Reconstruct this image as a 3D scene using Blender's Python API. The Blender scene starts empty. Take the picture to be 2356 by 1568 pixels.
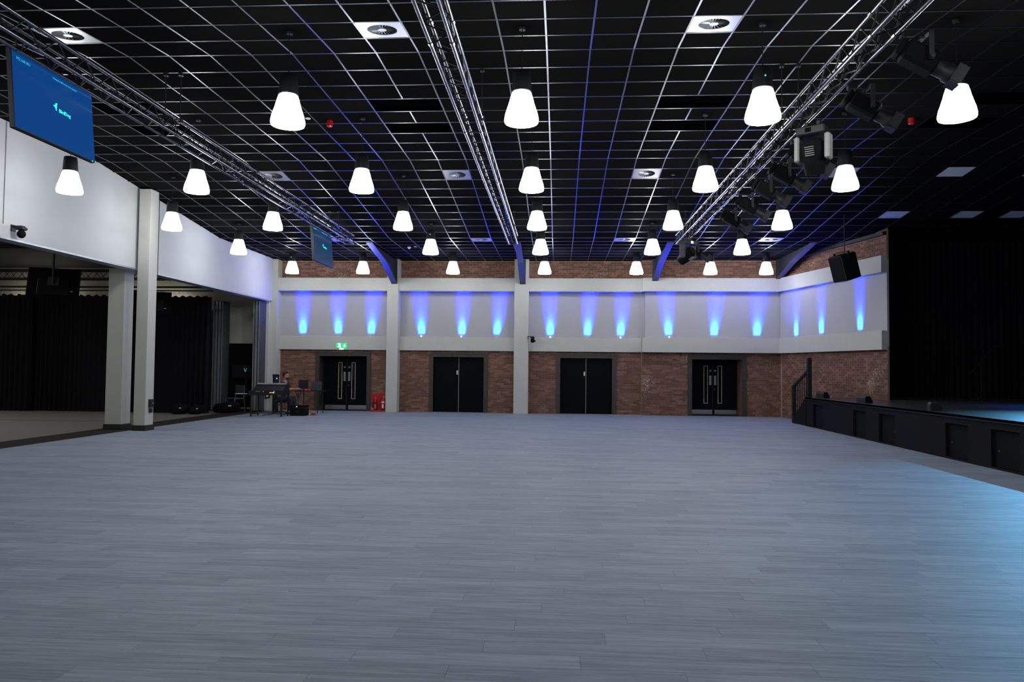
import bpy, math, random
from mathutils import Vector, Matrix
random.seed(7)
R = math.radians
SC = bpy.context.scene
COL = SC.collection

# ---------------------------------------------------------------- camera, world, exposure
F_PX, YAW, PITCH, ROLL, CAM_H = 1723.83, -.06158, .03702, .01002, 1.5517
IMG_W, IMG_H = 2356, 1568
def cam_axes():
    r0 = Vector((math.cos(YAW), -math.sin(YAW), 0)); f0 = Vector((math.sin(YAW), math.cos(YAW), 0)); z = Vector((0, 0, 1))
    f = math.cos(PITCH) * f0 + math.sin(PITCH) * z
    u = -math.sin(PITCH) * f0 + math.cos(PITCH) * z
    return math.cos(ROLL) * r0 + math.sin(ROLL) * u, math.cos(ROLL) * u - math.sin(ROLL) * r0, f
AX_R, AX_U, AX_F = cam_axes()
CAM_P = Vector((0, 0, CAM_H))
cd = bpy.data.cameras.new('camera'); cam = bpy.data.objects.new('camera', cd); COL.objects.link(cam)
cd.sensor_width = 36.0; cd.sensor_fit = 'HORIZONTAL'; cd.lens = F_PX * 36.0 / IMG_W; cd.clip_end = 200; cd.clip_start = .05
m3 = Matrix((AX_R, AX_U, -AX_F)).transposed()
cam.matrix_world = Matrix.Translation(CAM_P) @ m3.to_4x4()
SC.camera = cam
w = bpy.data.worlds.new('world'); SC.world = w; w.use_nodes = True
w.node_tree.nodes['Background'].inputs[0].default_value = (.5, .6, .8, 1)
w.node_tree.nodes['Background'].inputs[1].default_value = .004
SC.view_settings.view_transform = 'Standard'; SC.view_settings.look = 'None'
SC.view_settings.exposure = 0.0; SC.view_settings.gamma = 1.0; SC.view_settings.use_curve_mapping = False
PENDANT_STRENGTH = 30.0
UPLIGHT_W = 70.0
UPLIGHT_SPILL = 26.0
BLUE = (.001, .018, 1.0)
def in_view(p, mx=.02):
    d = Vector(p) - CAM_P; y = d.dot(AX_F)
    if y < .3: return False
    u = d.dot(AX_R) / y * F_PX / IMG_W; v = d.dot(AX_U) / y * F_PX / IMG_H
    return abs(u) < .5 + mx and abs(v) < .5 + mx

# ---------------------------------------------------------------- materials
MATS = {}
def mat(name, col, rough=.6, metal=0., var=.12, scale=6., bump=0., emit=None, estr=0., spec=.5, stretch=(1, 1, 1), piece=0., alpha=None):
    """plain procedural surface: world-position noise drives tone and fine relief; piece = tone spread per separate piece"""
    m = bpy.data.materials.new(name); m.use_nodes = True; nt = m.node_tree; N = nt.nodes; L = nt.links
    b = N['Principled BSDF']; b.inputs['Roughness'].default_value = rough; b.inputs['Metallic'].default_value = metal
    b.inputs['Specular IOR Level'].default_value = spec
    g = N.new('ShaderNodeNewGeometry'); mp = N.new('ShaderNodeMapping'); mp.inputs['Scale'].default_value = stretch
    L.new(g.outputs['Position'], mp.inputs['Vector'])
    n = N.new('ShaderNodeTexNoise'); n.inputs['Scale'].default_value = scale; n.inputs['Detail'].default_value = 5
    L.new(mp.outputs['Vector'], n.inputs['Vector'])
    fac = n.outputs['Fac']
    if piece:
        oi = N.new('ShaderNodeObjectInfo'); ad = N.new('ShaderNodeMath'); ad.operation = 'ADD'
        L.new(oi.outputs['Random'], ad.inputs[0]); L.new(g.outputs['Random Per Island'], ad.inputs[1])
        fr = N.new('ShaderNodeMath'); fr.operation = 'FRACT'; L.new(ad.outputs[0], fr.inputs[0])
        mx = N.new('ShaderNodeMix'); mx.data_type = 'FLOAT'; mx.inputs[0].default_value = piece
        L.new(fac, mx.inputs[2]); L.new(fr.outputs[0], mx.inputs[3]); fac = mx.outputs[0]
    cr = N.new('ShaderNodeValToRGB'); e = cr.color_ramp.elements
    e[0].position = .25; e[1].position = .75
    e[0].color = (*[c * (1 - var) for c in col], 1); e[1].color = (*[min(1, c * (1 + var)) for c in col], 1)
    L.new(fac, cr.inputs[0]); L.new(cr.outputs[0], b.inputs['Base Color'])
    if bump:
        bp = N.new('ShaderNodeBump'); bp.inputs['Strength'].default_value = bump; bp.inputs['Distance'].default_value = .01
        L.new(n.outputs['Fac'], bp.inputs['Height']); L.new(bp.outputs[0], b.inputs['Normal'])
    if emit:
        b.inputs['Emission Color'].default_value = (*emit, 1); b.inputs['Emission Strength'].default_value = estr
    MATS[name] = m
    return m

def brick_mat():
    m = mat('brick_red', (.17, .062, .034), .9, var=.45, scale=14, bump=.5, piece=.4); nt = m.node_tree; N = nt.nodes; L = nt.links
    b = N['Principled BSDF']; g = [x for x in N if x.type == 'NEW_GEOMETRY'][0]; cr = [x for x in N if x.type == 'VALTORGB'][0]
    e = cr.color_ramp.elements
    e[0].color = (.1, .05, .038, 1); e[1].color = (.28, .142, .106, 1)
    x = cr.color_ramp.elements.new(.5); x.color = (.15, .07, .046, 1)
    n1 = N.new('ShaderNodeTexNoise'); n1.inputs['Scale'].default_value = 30; n1.inputs['Detail'].default_value = 6
    n2 = N.new('ShaderNodeTexNoise'); n2.inputs['Scale'].default_value = 1.1; n2.inputs['Detail'].default_value = 2
    L.new(g.outputs['Position'], n1.inputs['Vector']); L.new(g.outputs['Position'], n2.inputs['Vector'])
    mu = N.new('ShaderNodeMath'); mu.operation = 'MULTIPLY'; L.new(n1.outputs['Fac'], mu.inputs[0]); L.new(n2.outputs['Fac'], mu.inputs[1])
    mr = N.new('ShaderNodeMapRange'); mr.inputs[1].default_value = .385; mr.inputs[2].default_value = .42; L.new(mu.outputs[0], mr.inputs[0])
    mx = N.new('ShaderNodeMix'); mx.data_type = 'RGBA'; L.new(mr.outputs[0], mx.inputs[0]); L.new(cr.outputs[0], mx.inputs[6]); mx.inputs[7].default_value = (.55, .47, .4, 1)
    L.new(mx.outputs[2], b.inputs['Base Color'])
    return m
M_BRICK = brick_mat()
M_MORTAR = mat('mortar', (.3, .2, .145), .95, var=.2, scale=20, bump=.3)

def plank_mat():
    m = mat('grey_wood_plank', (.2, .22, .26), .55, var=.2, scale=1.0, bump=.06, spec=.22, stretch=(.9, 22, 1), piece=.0); nt = m.node_tree; N = nt.nodes; L = nt.links
    b = N['Principled BSDF']; g = [x for x in N if x.type == 'NEW_GEOMETRY'][0]; cr = [x for x in N if x.type == 'VALTORGB'][0]
    oi = N.new('ShaderNodeObjectInfo'); ad = N.new('ShaderNodeMath'); ad.operation = 'ADD'
    L.new(oi.outputs['Random'], ad.inputs[0]); L.new(g.outputs['Random Per Island'], ad.inputs[1])
    fr = N.new('ShaderNodeMath'); fr.operation = 'FRACT'; L.new(ad.outputs[0], fr.inputs[0])
    # streaks shifted per plank so that the grain breaks at each joint
    sc = N.new('ShaderNodeVectorMath'); sc.operation = 'MULTIPLY'; sc.inputs[1].default_value = (1.5, 27, 1); L.new(g.outputs['Position'], sc.inputs[0])
    cx = N.new('ShaderNodeCombineXYZ'); ml = N.new('ShaderNodeMath'); ml.operation = 'MULTIPLY'; ml.inputs[1].default_value = 37.
    L.new(fr.outputs[0], ml.inputs[0]); L.new(ml.outputs[0], cx.inputs[2])
    av = N.new('ShaderNodeVectorMath'); av.operation = 'ADD'; L.new(sc.outputs[0], av.inputs[0]); L.new(cx.outputs[0], av.inputs[1])
    n1 = N.new('ShaderNodeTexNoise'); n1.inputs['Scale'].default_value = 1.6; n1.inputs['Detail'].default_value = 7; n1.inputs['Roughness'].default_value = .62
    L.new(av.outputs[0], n1.inputs['Vector'])
    mx = N.new('ShaderNodeMix'); mx.data_type = 'FLOAT'; mx.inputs[0].default_value = .13
    L.new(n1.outputs['Fac'], mx.inputs[2]); L.new(fr.outputs[0], mx.inputs[3])
    e = cr.color_ramp.elements; e[0].position = .22; e[1].position = .78
    e[0].color = (.125, .155, .215, 1); e[1].color = (.41, .475, .58, 1)
    L.new(mx.outputs[0], cr.inputs[0])
    bp = [x for x in N if x.type == 'BUMP'][0]; L.new(n1.outputs['Fac'], bp.inputs['Height'])
    return m
M_PLANK = plank_mat()
M_FLOORBASE = mat('floor_screed', (.08, .085, .1), .9)
M_WHITE = mat('white_paint', (.51, .525, .535), .75, var=.02, scale=3, bump=.02)
M_NICHE = mat('pale_grey_paint', (.42, .42, .43), .8, var=.02, scale=3)
M_BEIGE = mat('stone_grey_paint', (.5, .505, .465), .75, var=.03, scale=4, bump=.03)
M_ANNEXW = mat('cream_paint', (.5, .48, .4), .8, var=.03)
M_TILE = mat('black_ceiling_tile', (.008, .0077, .0077), .95, var=.25, scale=90, bump=.15, spec=.0, piece=.2)
M_GRID = mat('grey_metal_grid', (.125, .13, .145), .33, metal=1., var=.08)
M_BLACKVOID = mat('black_void', (.0012, .0012, .0016), .9, spec=.0)
M_PLATE = mat('satin_metal_plate', (.45, .46, .48), .33, metal=.6, var=.04)
M_BLACK = mat('black_powder_coat', (.009, .009, .011), .5, var=.1, spec=.35)
M_BLACKM = mat('black_matt_paint', (.005, .005, .006), .85, spec=.12)
M_RUBBER = mat('black_rubber', (.012, .012, .013), .7)
M_TRUSS = mat('brushed_aluminium', (.17, .175, .19), .27, metal=1., var=.12, scale=30)
M_TRUSSD = mat('dark_anodised_aluminium', (.012, .012, .013), .5, metal=.5, var=.1)
M_GLOW = mat('glowing_opal_glass', (.9, .9, .9), .4, emit=(.97, .99, 1.), estr=PENDANT_STRENGTH, var=.01)
M_STEEL = mat('brushed_steel', (.55, .56, .58), .3, metal=1., var=.08, scale=40, stretch=(1, 1, 8))
M_FRAME = mat('dark_steel_frame', (.055, .047, .04), .55, metal=.4, var=.2, scale=10)
M_DOOR = mat('black_door', (.003, .0035, .006), .6, var=.1, spec=.06)
M_GLASSD = mat('dark_door_glass', (.006, .006, .008), .06, spec=.6)
M_BRASS = mat('pale_bead', (.5, .42, .33), .5)
M_BLUESIGN = mat('blue_sign', (.01, .2, .35), .5)
M_RED = mat('red_enamel', (.45, .008, .01), .35, var=.06)
M_CREAM = mat('cream_label', (.8, .68, .4), .6)
M_WHITEP = mat('white_plastic', (.75, .76, .78), .45, var=.02)
M_CURTAIN = mat('black_serge_drape', (.008, .008, .011), .95, var=.2, scale=40, spec=.1)
M_CARPET = mat('grey_carpet', (.16, .157, .15), .98, var=.3, scale=60, bump=.4, spec=.1)
M_CARPETD = mat('dark_brown_carpet', (.028, .024, .02), .98, var=.3, scale=60, bump=.4, spec=.1)
M_STAGE = mat('black_stage_floor', (.05, .053, .06), .26, var=.35, scale=7, spec=.5)
M_FASCIA = mat('black_stage_fascia', (.0065, .0062, .007), .75, var=.1, spec=.12)
M_HAUNCH = mat('dark_blue_grey_steel', (.016, .018, .03), .45, var=.08)
M_SCREEN = mat('blue_screen', (.006, .012, .02), .16, emit=(.0, .045, .215), estr=1., var=.02, spec=.6)
M_SCREEN2 = mat('pale_blue_screen', (.012, .018, .026), .2, emit=(.006, .05, .15), estr=.6, var=.02, spec=.7)
M_CYAN = mat('cyan_lettering', (.1, .8, .8), .5, emit=(.02, .85, .75), estr=1.0)
M_CYAND = mat('dim_cyan_lettering', (.05, .4, .5), .5, emit=(.0, .38, .55), estr=.9)
M_EXITG = mat('green_sign_light', (.0, .3, .1), .5, emit=(.0, .55, .16), estr=1.3)
M_EXITW = mat('white_sign_light', (.8, .9, .9), .5, emit=(.85, 1, .97), estr=1.8)
M_LEDG = mat('green_led', (0, .6, .1), .5, emit=(.02, 1, .25), estr=4)
M_LEDB = mat('blue_led', (0, .1, .8), .5, emit=(.03, .15, 1), estr=5)
M_LEDR = mat('red_led', (.6, 0, .02), .5, emit=(1, .01, .05), estr=1.5)
M_LEDY = mat('amber_led', (.8, .5, .1), .5, emit=(1, .55, .12), estr=3)
M_UPGLOW = mat('blue_lens', (.3, .5, .9), .4, emit=(.25, .5, 1), estr=4)
M_UPWHITE = mat('white_hot_lens', (.9, .95, 1), .4, emit=(.8, .92, 1), estr=3)
M_SKIN = mat('skin', (.42, .2, .14), .6, var=.08)
M_HAIR = mat('dark_hair', (.012, .008, .006), .7)
M_SHIRT = mat('black_t_shirt', (.012, .014, .018), .9)
M_JEANS = mat('dark_jeans', (.018, .022, .034), .9)
M_PAPER = mat('white_paper', (.75, .75, .8), .7)
M_GREYP = mat('grey_plastic', (.28, .29, .3), .5)
M_LIGHTP = mat('pale_grey_housing', (.3, .3, .28), .5)
M_ORANGE = mat('orange_plastic', (.6, .09, .03), .5)
M_ALU = mat('aluminium_edge', (.42, .46, .48), .4, metal=.6)
M_PANELG = mat('dark_grey_panel', (.05, .055, .065), .7)

# ---------------------------------------------------------------- mesh helpers
class MB:
    def __init__(s): s.v = []; s.f = []
    def add(s, vs, fs):
        o = len(s.v); s.v += [tuple(v) for v in vs]; s.f += [tuple(i + o for i in f) for f in fs]; return s
    def box(s, x0, x1, y0, y1, z0, z1):
        return s.add([(x0, y0, z0), (x1, y0, z0), (x1, y1, z0), (x0, y1, z0), (x0, y0, z1), (x1, y0, z1), (x1, y1, z1), (x0, y1, z1)],
                     [(3, 2, 1, 0), (4, 5, 6, 7), (0, 1, 5, 4), (1, 2, 6, 5), (2, 3, 7, 6), (3, 0, 4, 7)])
    def bevbox(s, x0, x1, y0, y1, z0, z1, b=.01):
        """box with chamfered vertical and horizontal edges (hull of inset faces)"""
        vs = []; 
        for z, i in ((z0, b), (z0 + b, 0), (z1 - b, 0), (z1, b)):
            X0, X1, Y0, Y1 = x0 + i, x1 - i, y0 + i, y1 - i
            vs += [(X0 + b, Y0, z), (X1 - b, Y0, z), (X1, Y0 + b, z), (X1, Y1 - b, z), (X1 - b, Y1, z), (X0 + b, Y1, z), (X0, Y1 - b, z), (X0, Y0 + b, z)]
        fs = [tuple(range(7, -1, -1)), tuple(range(24, 32))]
        for k in range(3):
            for i in range(8): fs.append((k * 8 + i, k * 8 + (i + 1) % 8, k * 8 + 8 + (i + 1) % 8, k * 8 + 8 + i))
        return s.add(vs, fs)
    def cyl(s, p0, p1, r0, r1=None, n=8, caps=True):
        r1 = r0 if r1 is None else r1
        p0 = Vector(p0); p1 = Vector(p1); d = (p1 - p0).normalized()
        a = d.orthogonal().normalized(); b = d.cross(a)
        vs = []
        for p, r in ((p0, r0), (p1, r1)):
            for i in range(n):
                t = 2 * math.pi * i / n; vs.append(p + r * (math.cos(t) * a + math.sin(t) * b))
        fs = [(i, (i + 1) % n, n + (i + 1) % n, n + i) for i in range(n)]
        if caps: fs += [tuple(range(n - 1, -1, -1)), tuple(range(n, 2 * n))]
        return s.add(vs, fs)
    def tube(s, pts, r, n=6):
        for a, b in zip(pts[:-1], pts[1:]): s.cyl(a, b, r, n=n)
        return s
    def lathe(s, prof, n=20, c=(0, 0, 0), caps=True):
        vs = []; k = len(prof)
        for r, z in prof:
            for i in range(n):
                t = 2 * math.pi * i / n; vs.append((c[0] + r * math.cos(t), c[1] + r * math.sin(t), c[2] + z))
        fs = []
        for j in range(k - 1):
            for i in range(n): fs.append((j * n + i, j * n + (i + 1) % n, (j + 1) * n + (i + 1) % n, (j + 1) * n + i))
        if caps: fs += [tuple(range(n - 1, -1, -1)), tuple(range((k - 1) * n, k * n))]
        return s.add(vs, fs)
    def prism(s, poly, axis, a, b):
        """poly in the plane of the other two axes (in xyz order), extruded from a to b along axis"""
        n = len(poly); vs = []
        for t in (a, b):
            for p, q in poly:
                vs.append({'x': (t, p, q), 'y': (p, t, q), 'z': (p, q, t)}[axis])
        fs = [tuple(range(n - 1, -1, -1)), tuple(range(n, 2 * n))] + [(i, (i + 1) % n, n + (i + 1) % n, n + i) for i in range(n)]
        return s.add(vs, fs)
    def ball(s, c, rx, ry=None, rz=None, n=12, m=8):
        ry = ry or rx; rz = rz or rx; vs = []; fs = []
        for j in range(m + 1):
            ph = math.pi * j / m
            for i in range(n):
                t = 2 * math.pi * i / n
                vs.append((c[0] + rx * math.sin(ph) * math.cos(t), c[1] + ry * math.sin(ph) * math.sin(t), c[2] - rz * math.cos(ph)))
        for j in range(m):
            for i in range(n): fs.append((j * n + i, j * n + (i + 1) % n, (j + 1) * n + (i + 1) % n, (j + 1) * n + i))
        return s.add(vs, fs)
    def xf(s, M):
        s.v = [tuple(M @ Vector(v)) for v in s.v]; return s
    def mesh(s, name, m, smooth=False):
        me = bpy.data.meshes.new(name); me.from_pydata(s.v, [], s.f); me.update()
        import bmesh
        bm = bmesh.new(); bm.from_mesh(me); bmesh.ops.recalc_face_normals(bm, faces=bm.faces); bm.to_mesh(me); bm.free()
        if m: me.materials.append(m)
        if smooth:
            me.polygons.foreach_set('use_smooth', [True] * len(me.polygons))
            try: me.set_sharp_from_angle(angle=R(40))
            except Exception: pass
        return me
    def build(s, name, m, parent=None, loc=None, smooth=False, rot=None):
        return put(name, s.mesh(name, m, smooth), parent, loc, rot)
def put(name, me, parent=None, loc=None, rot=None, scale=None):
    o = bpy.data.objects.new(name, me); COL.objects.link(o)
    if parent is not None: o.parent = parent
    if loc is not None: o.location = loc
    if rot is not None: o.rotation_euler = rot
    if scale is not None: o.scale = scale
    return o
def tag(o, label=None, cat=None, group=None, kind=None):
    for k, v in (('label', label), ('category', cat), ('group', group), ('kind', kind)):
        if v: o[k] = v
    return o
def thing(name, label, cat, loc=(0, 0, 0), rz=0., group=None):
    o = bpy.data.objects.new(name, None); COL.objects.link(o); o.location = loc; o.rotation_euler = (0, 0, rz)
    o.empty_display_size = .1
    return tag(o, label, cat, group)
def copy_thing(src, label, loc, rot=None):
    c = src.copy(); COL.objects.link(c); c.location = loc
    if rot is not None: c.rotation_euler = rot
    if label: c['label'] = label
    for ch in src.children:
        k = ch.copy(); COL.objects.link(k); k.parent = c
        for g in ch.children:
            d = g.copy(); COL.objects.link(d); d.parent = k
    return c
def struct(o, label=None): return tag(o, label, kind='structure')
def text_mesh(txt, size, m, depth=.001):
    c = bpy.data.curves.new('lettering', 'FONT'); c.body = txt; c.size = size; c.align_x = 'LEFT'; c.align_y = 'CENTER'; c.extrude = depth; c.resolution_u = 2
    o = bpy.data.objects.new('lettering', c); COL.objects.link(o)
    dg = bpy.context.evaluated_depsgraph_get(); me = bpy.data.meshes.new_from_object(o.evaluated_get(dg))
    bpy.data.objects.remove(o); me.materials.clear(); me.materials.append(m)
    return me

# ---------------------------------------------------------------- dimensions
XL = -10.1                      # face of the left header wall
YB = 26.3                       # brick face of the back wall
YK = [4.28, 10.246, 15.646, 21.613]
ZC, ZE = 5.975, 5.35
def zceil(y):
    if y <= YK[0] or y >= YK[3]: return ZE
    if y < YK[1]: return ZE + (ZC - ZE) * (y - YK[0]) / (YK[1] - YK[0])
    if y <= YK[2]: return ZC
    return ZC - (ZC - ZE) * (y - YK[2]) / (YK[3] - YK[2])
def trow(j):
    if j < -10: return YK[0] + (j + 10) * .6
    if j < 0: return YK[1] + j * (YK[1] - YK[0]) / 10
    if j <= 9: return YK[1] + j * .6
    if j <= 19: return YK[2] + (j - 9) * (YK[3] - YK[2]) / 10
    return YK[3] + (j - 19) * .6
def lcol(i): return -.187 + (i - 7) * .6
CORNER = Vector((7.6, 26.0)); WEND = Vector((8.83, 20.7))     # right splayed wall, inside line

# ---------------------------------------------------------------- floor
fl = struct(MB().box(XL, 8.4, -3, 27.4, -.12, -.006).build('floor', M_FLOORBASE), 'grey wood plank floor of the hall')
PW, PL = .18, 1.22
pm = MB().box(0, PL - .0015, 0, PW - .0015, -.006, 0).mesh('plank', M_PLANK)
near = []; rest = []
for r in range(-16, 147):
    y = r * PW; off = ((r * 0.437) % 1.0) * PL
    x = XL - off
    while x < 8.4:
        x0, x1 = max(x, XL), min(x + PL, 8.4)
        if x1 - x0 > .02:
            c = ((x0 + x1) / 2, y + PW / 2, 0)
            full = x0 == x and x1 == x + PL
            if full and in_view(c, .12): near.append((y, x0, y))
            else: rest.append((x0, x1, y))
        x += PL
near.sort(key=lambda t: t[0])
for k, (q, x0, y) in enumerate(near):
    if k < 300: put('plank', pm, fl, (x0, y, 0))
    else: rest.append((x0, x0 + PL, y))
mb = MB()
for x0, x1, y in rest: mb.box(x0, x1 - .0015, y, y + PW - .0015, -.006, 0)
tag(mb.build('plank_field', M_PLANK, fl), kind='stuff')

# annex floor: dark track strip, carpet with a seam
ax = struct(MB().box(-24, XL - .95, 8, 27.4, -.12, -.002).build('floor_annex', M_CARPET), 'grey carpet of the side room')
MB().box(-24, XL - .95, 19.9, 19.94, -.002, .001).build('carpet_seam', M_CARPETD, ax)
tr = struct(MB().box(XL - .95, XL - .012, 8, 27.4, -.12, .0).build('floor_strip', M_CARPETD), 'dark brown carpet strip under the opening')
MB().box(XL - .012, XL, 8, 25.6, -.006, .004).build('edge_trim', M_ALU, tr)

# ---------------------------------------------------------------- ceiling
ce = struct(MB().prism([(-3, ZE + .06), (YK[0], ZE + .06), (YK[1], ZC + .06), (YK[2], ZC + .06), (YK[3], ZE + .06), (27.4, ZE + .06),
                        (27.4, 6.5), (-3, 6.5)], 'x', XL - .3, 16.4).build('ceiling', M_BLACKVOID), 'black tiled suspended ceiling with a faceted vault')
I0, I1, J0, J1 = -9, 34, -16, 27
SLOTS = [(i, j) for i in (-6, 2, 10, 18) for j in (3, 5)]
slot_tiles = {(i + k, j) for i, j in SLOTS for k in (0, 1)}
DIFF = [(-4, -2), (3, -2), (10, -2), (-4, 10), (3, 10), (10, 10), (17, 10), (-4, 19), (3, 19), (10, 19), (17, 19)]
PANELS = [(21, 10), (24, 10), (21, 15), (24, 15), (26, 15)]
gone = slot_tiles | set(DIFF) | set(PANELS)
tm = {}
def tile_geo(w_, d_): return MB().bevbox(.011, w_ - .011, .011, d_ - .011, .004, .022, .004)
for kk, d_ in (('flat', .6), ('slope', math.hypot(YK[3] - YK[2], ZC - ZE) / 10)): tm[kk] = tile_geo(.6, d_).mesh('ceiling_tile', M_TILE)
SL = math.atan2(ZC - ZE, YK[3] - YK[2])
cand = []; rest = []
for i in range(I0, I1):
    for j in range(J0, J1):
        if (i, j) in gone: continue
        y0, y1 = trow(j), trow(j + 1); x0 = lcol(i)
        rot = SL if -10 <= j < 0 else (-SL if 9 <= j < 19 else 0)
        c = (x0 + .3, (y0 + y1) / 2, zceil((y0 + y1) / 2))
        (cand if in_view(c, .01) and x0 < 7 else rest).append((c[1], x0, y0, rot))
cand.sort()
allt = [(k < 300, t) for k, t in enumerate(cand)] + [(False, t) for t in rest]
mb = MB()
for solo, (q, x0, y0, rot) in allt:
    if solo: put('ceiling_tile', tm['slope' if rot else 'flat'], ce, (x0, y0, zceil(y0)), (rot, 0, 0))
    else:
        g = tile_geo(.6, .6)
        g.xf(Matrix.Translation((x0, y0, zceil(y0))) @ Matrix.Rotation(rot, 4, 'X')); mb.add(g.v, g.f)
for j in range(J0, J1):    # cut tiles along the left wall
    y0, y1 = trow(j), trow(j + 1)
    rot = SL if -10 <= j < 0 else (-SL if 9 <= j < 19 else 0)
    g = tile_geo(.3, .6).xf(Matrix.Translation((XL + .002, y0, zceil(y0))) @ Matrix.Rotation(rot, 4, 'X')); mb.add(g.v, g.f)
tag(mb.build('ceiling_tile_field', M_TILE, ce), kind='stuff')
def bar_profile(ys):
    top = [(y, zceil(y) + .02) for y in ys]; bot = [(y, zceil(y) - .004) for y in ys]
    return bot + top[::-1]
for i in range(I0, I1 + 1):      # long runners, broken at the wide vents
    x = lcol(i); cuts = sorted(j for (si, j) in SLOTS if si + 1 == i)
    segs = []; a = J0
    for j in cuts: segs.append((a, j)); a = j + 1
    segs.append((a, J1))
    for a, b in segs:
        ys = [trow(a)] + [k for k in YK if trow(a) < k < trow(b)] + [trow(b)]
        MB().prism(bar_profile(ys), 'x', x - .012, x + .012).build('grid_runner', M_GRID, ce)
for j in range(J0, J1 + 1):
    y = trow(j); z = zceil(y)
    MB().box(XL, lcol(I1), y - .012, y + .012, z - .005, z + .02).build('grid_tee', M_GRID, ce)
order = {-10 + 4: 'far left', 2: 'left of the middle truss', 10: 'right of the middle truss', 18: 'far right'}
for i, j in SLOTS:
    y0, y1 = trow(j) + .012, trow(j + 1) - .012; x0, x1 = lcol(i) + .012, lcol(i + 2) - .012; z = zceil(y0)
    side = {-6: 'behind the left truss', 2: 'just left of the middle truss', 10: 'between the middle and right trusses', 18: 'over the stage side'}[i]
    t = thing('ceiling_vent', f"wide black recessed ceiling vent {side}, {'nearer' if j == 3 else 'farther'} of its pair", 'vent', (x0, y0, z), group='wide black recessed ceiling vents')
    W_, D_ = x1 - x0, y1 - y0
    MB().box(0, W_, 0, D_, .10, .12).build('backing', M_BLACKVOID, t)
    s = MB().box(0, W_, 0, .01, 0, .1).box(0, W_, D_ - .01, D_, 0, .1).box(0, .01, 0, D_, 0, .1).box(W_ - .01, W_, 0, D_, 0, .1)
    s.build('side_frame', M_BLACKVOID, t)
# swirl diffusers
dp = MB(); n = 40; hole = .19; hw = .288
vs = []; fs = []
for k in range(n):
    a = 2 * math.pi * k / n; c_, s_ = math.cos(a), math.sin(a); q = hw / max(abs(c_), abs(s_))
    vs += [(hole * c_, hole * s_, 0), (q * c_, q * s_, 0), (hole * c_, hole * s_, .01), (q * c_, q * s_, .01)]
for k in range(n):
    a, b = 4 * k, 4 * ((k + 1) % n)
    fs += [(a, b, b + 1, a + 1), (a + 2, a + 3, b + 3, b + 2), (a, a + 2, b + 2, b)]
dp.add(vs, fs); dplate = dp.mesh('diffuser_plate', M_PLATE)
dvane = MB().add([(.05, -.006, .003), (.19, -.014, .003), (.19, .012, .014), (.05, .005, .012), (.05, -.006, .005), (.19, -.014, .005), (.19, .012, .016), (.05, .005, .014)],
                 [(3, 2, 1, 0), (4, 5, 6, 7), (0, 1, 5, 4), (1, 2, 6, 5), (2, 3, 7, 6), (3, 0, 4, 7)]).mesh('vane', M_PLATE)
dhub = MB().lathe([(.055, .0), (.055, .014)], 16).mesh('hub', M_PLATE)
dback = MB().lathe([(.2, .03), (.2, .034)], 24).mesh('backing', M_BLACKVOID)
rowname = {-2: 'nearest row', 10: 'middle row', 19: 'far row'}; colname = {-4: 'by the left truss', 3: 'left of the middle truss', 10: 'right of the middle truss', 17: 'past the right truss'}
for i, j in DIFF:
    y = (trow(j) + trow(j + 1)) / 2; x = lcol(i) + .3; rot = SL if -10 <= j < 0 else (-SL if 9 <= j < 19 else 0)
    t = thing('ceiling_diffuser', f'square metal swirl air diffuser, {rowname[j]}, {colname[i]}', 'air diffuser', (x, y, zceil(y) - .001), group='square swirl diffusers in the ceiling')
    t.rotation_euler = (rot, 0, 0)
    put('plate', dplate, t); put('hub', dhub, t); put('backing', dback, t)
    for k in range(24): put('vane', dvane, t, rot=(0, 0, 2 * math.pi * k / 24))
for k, (i, j) in enumerate(PANELS):
    y = (trow(j) + trow(j + 1)) / 2; x = lcol(i) + .3
    o = MB().bevbox(-.285, .285, -.28, .28, 0, .02, .004).build('ceiling_panel', M_WHITEP, None, (x, y, zceil(y)), rot=(-SL, 0, 0))
    tag(o, ['pale flat ceiling panel above the stage, nearest to the pendant lamps', 'pale teal ceiling panel at the right picture edge', 'pale ceiling panel just above the brick wall end', 'second dim ceiling panel from the brick wall end', 'third and dimmest ceiling panel from the brick wall end'][k], 'ceiling panel', 'pale panels in the ceiling over the stage')

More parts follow.
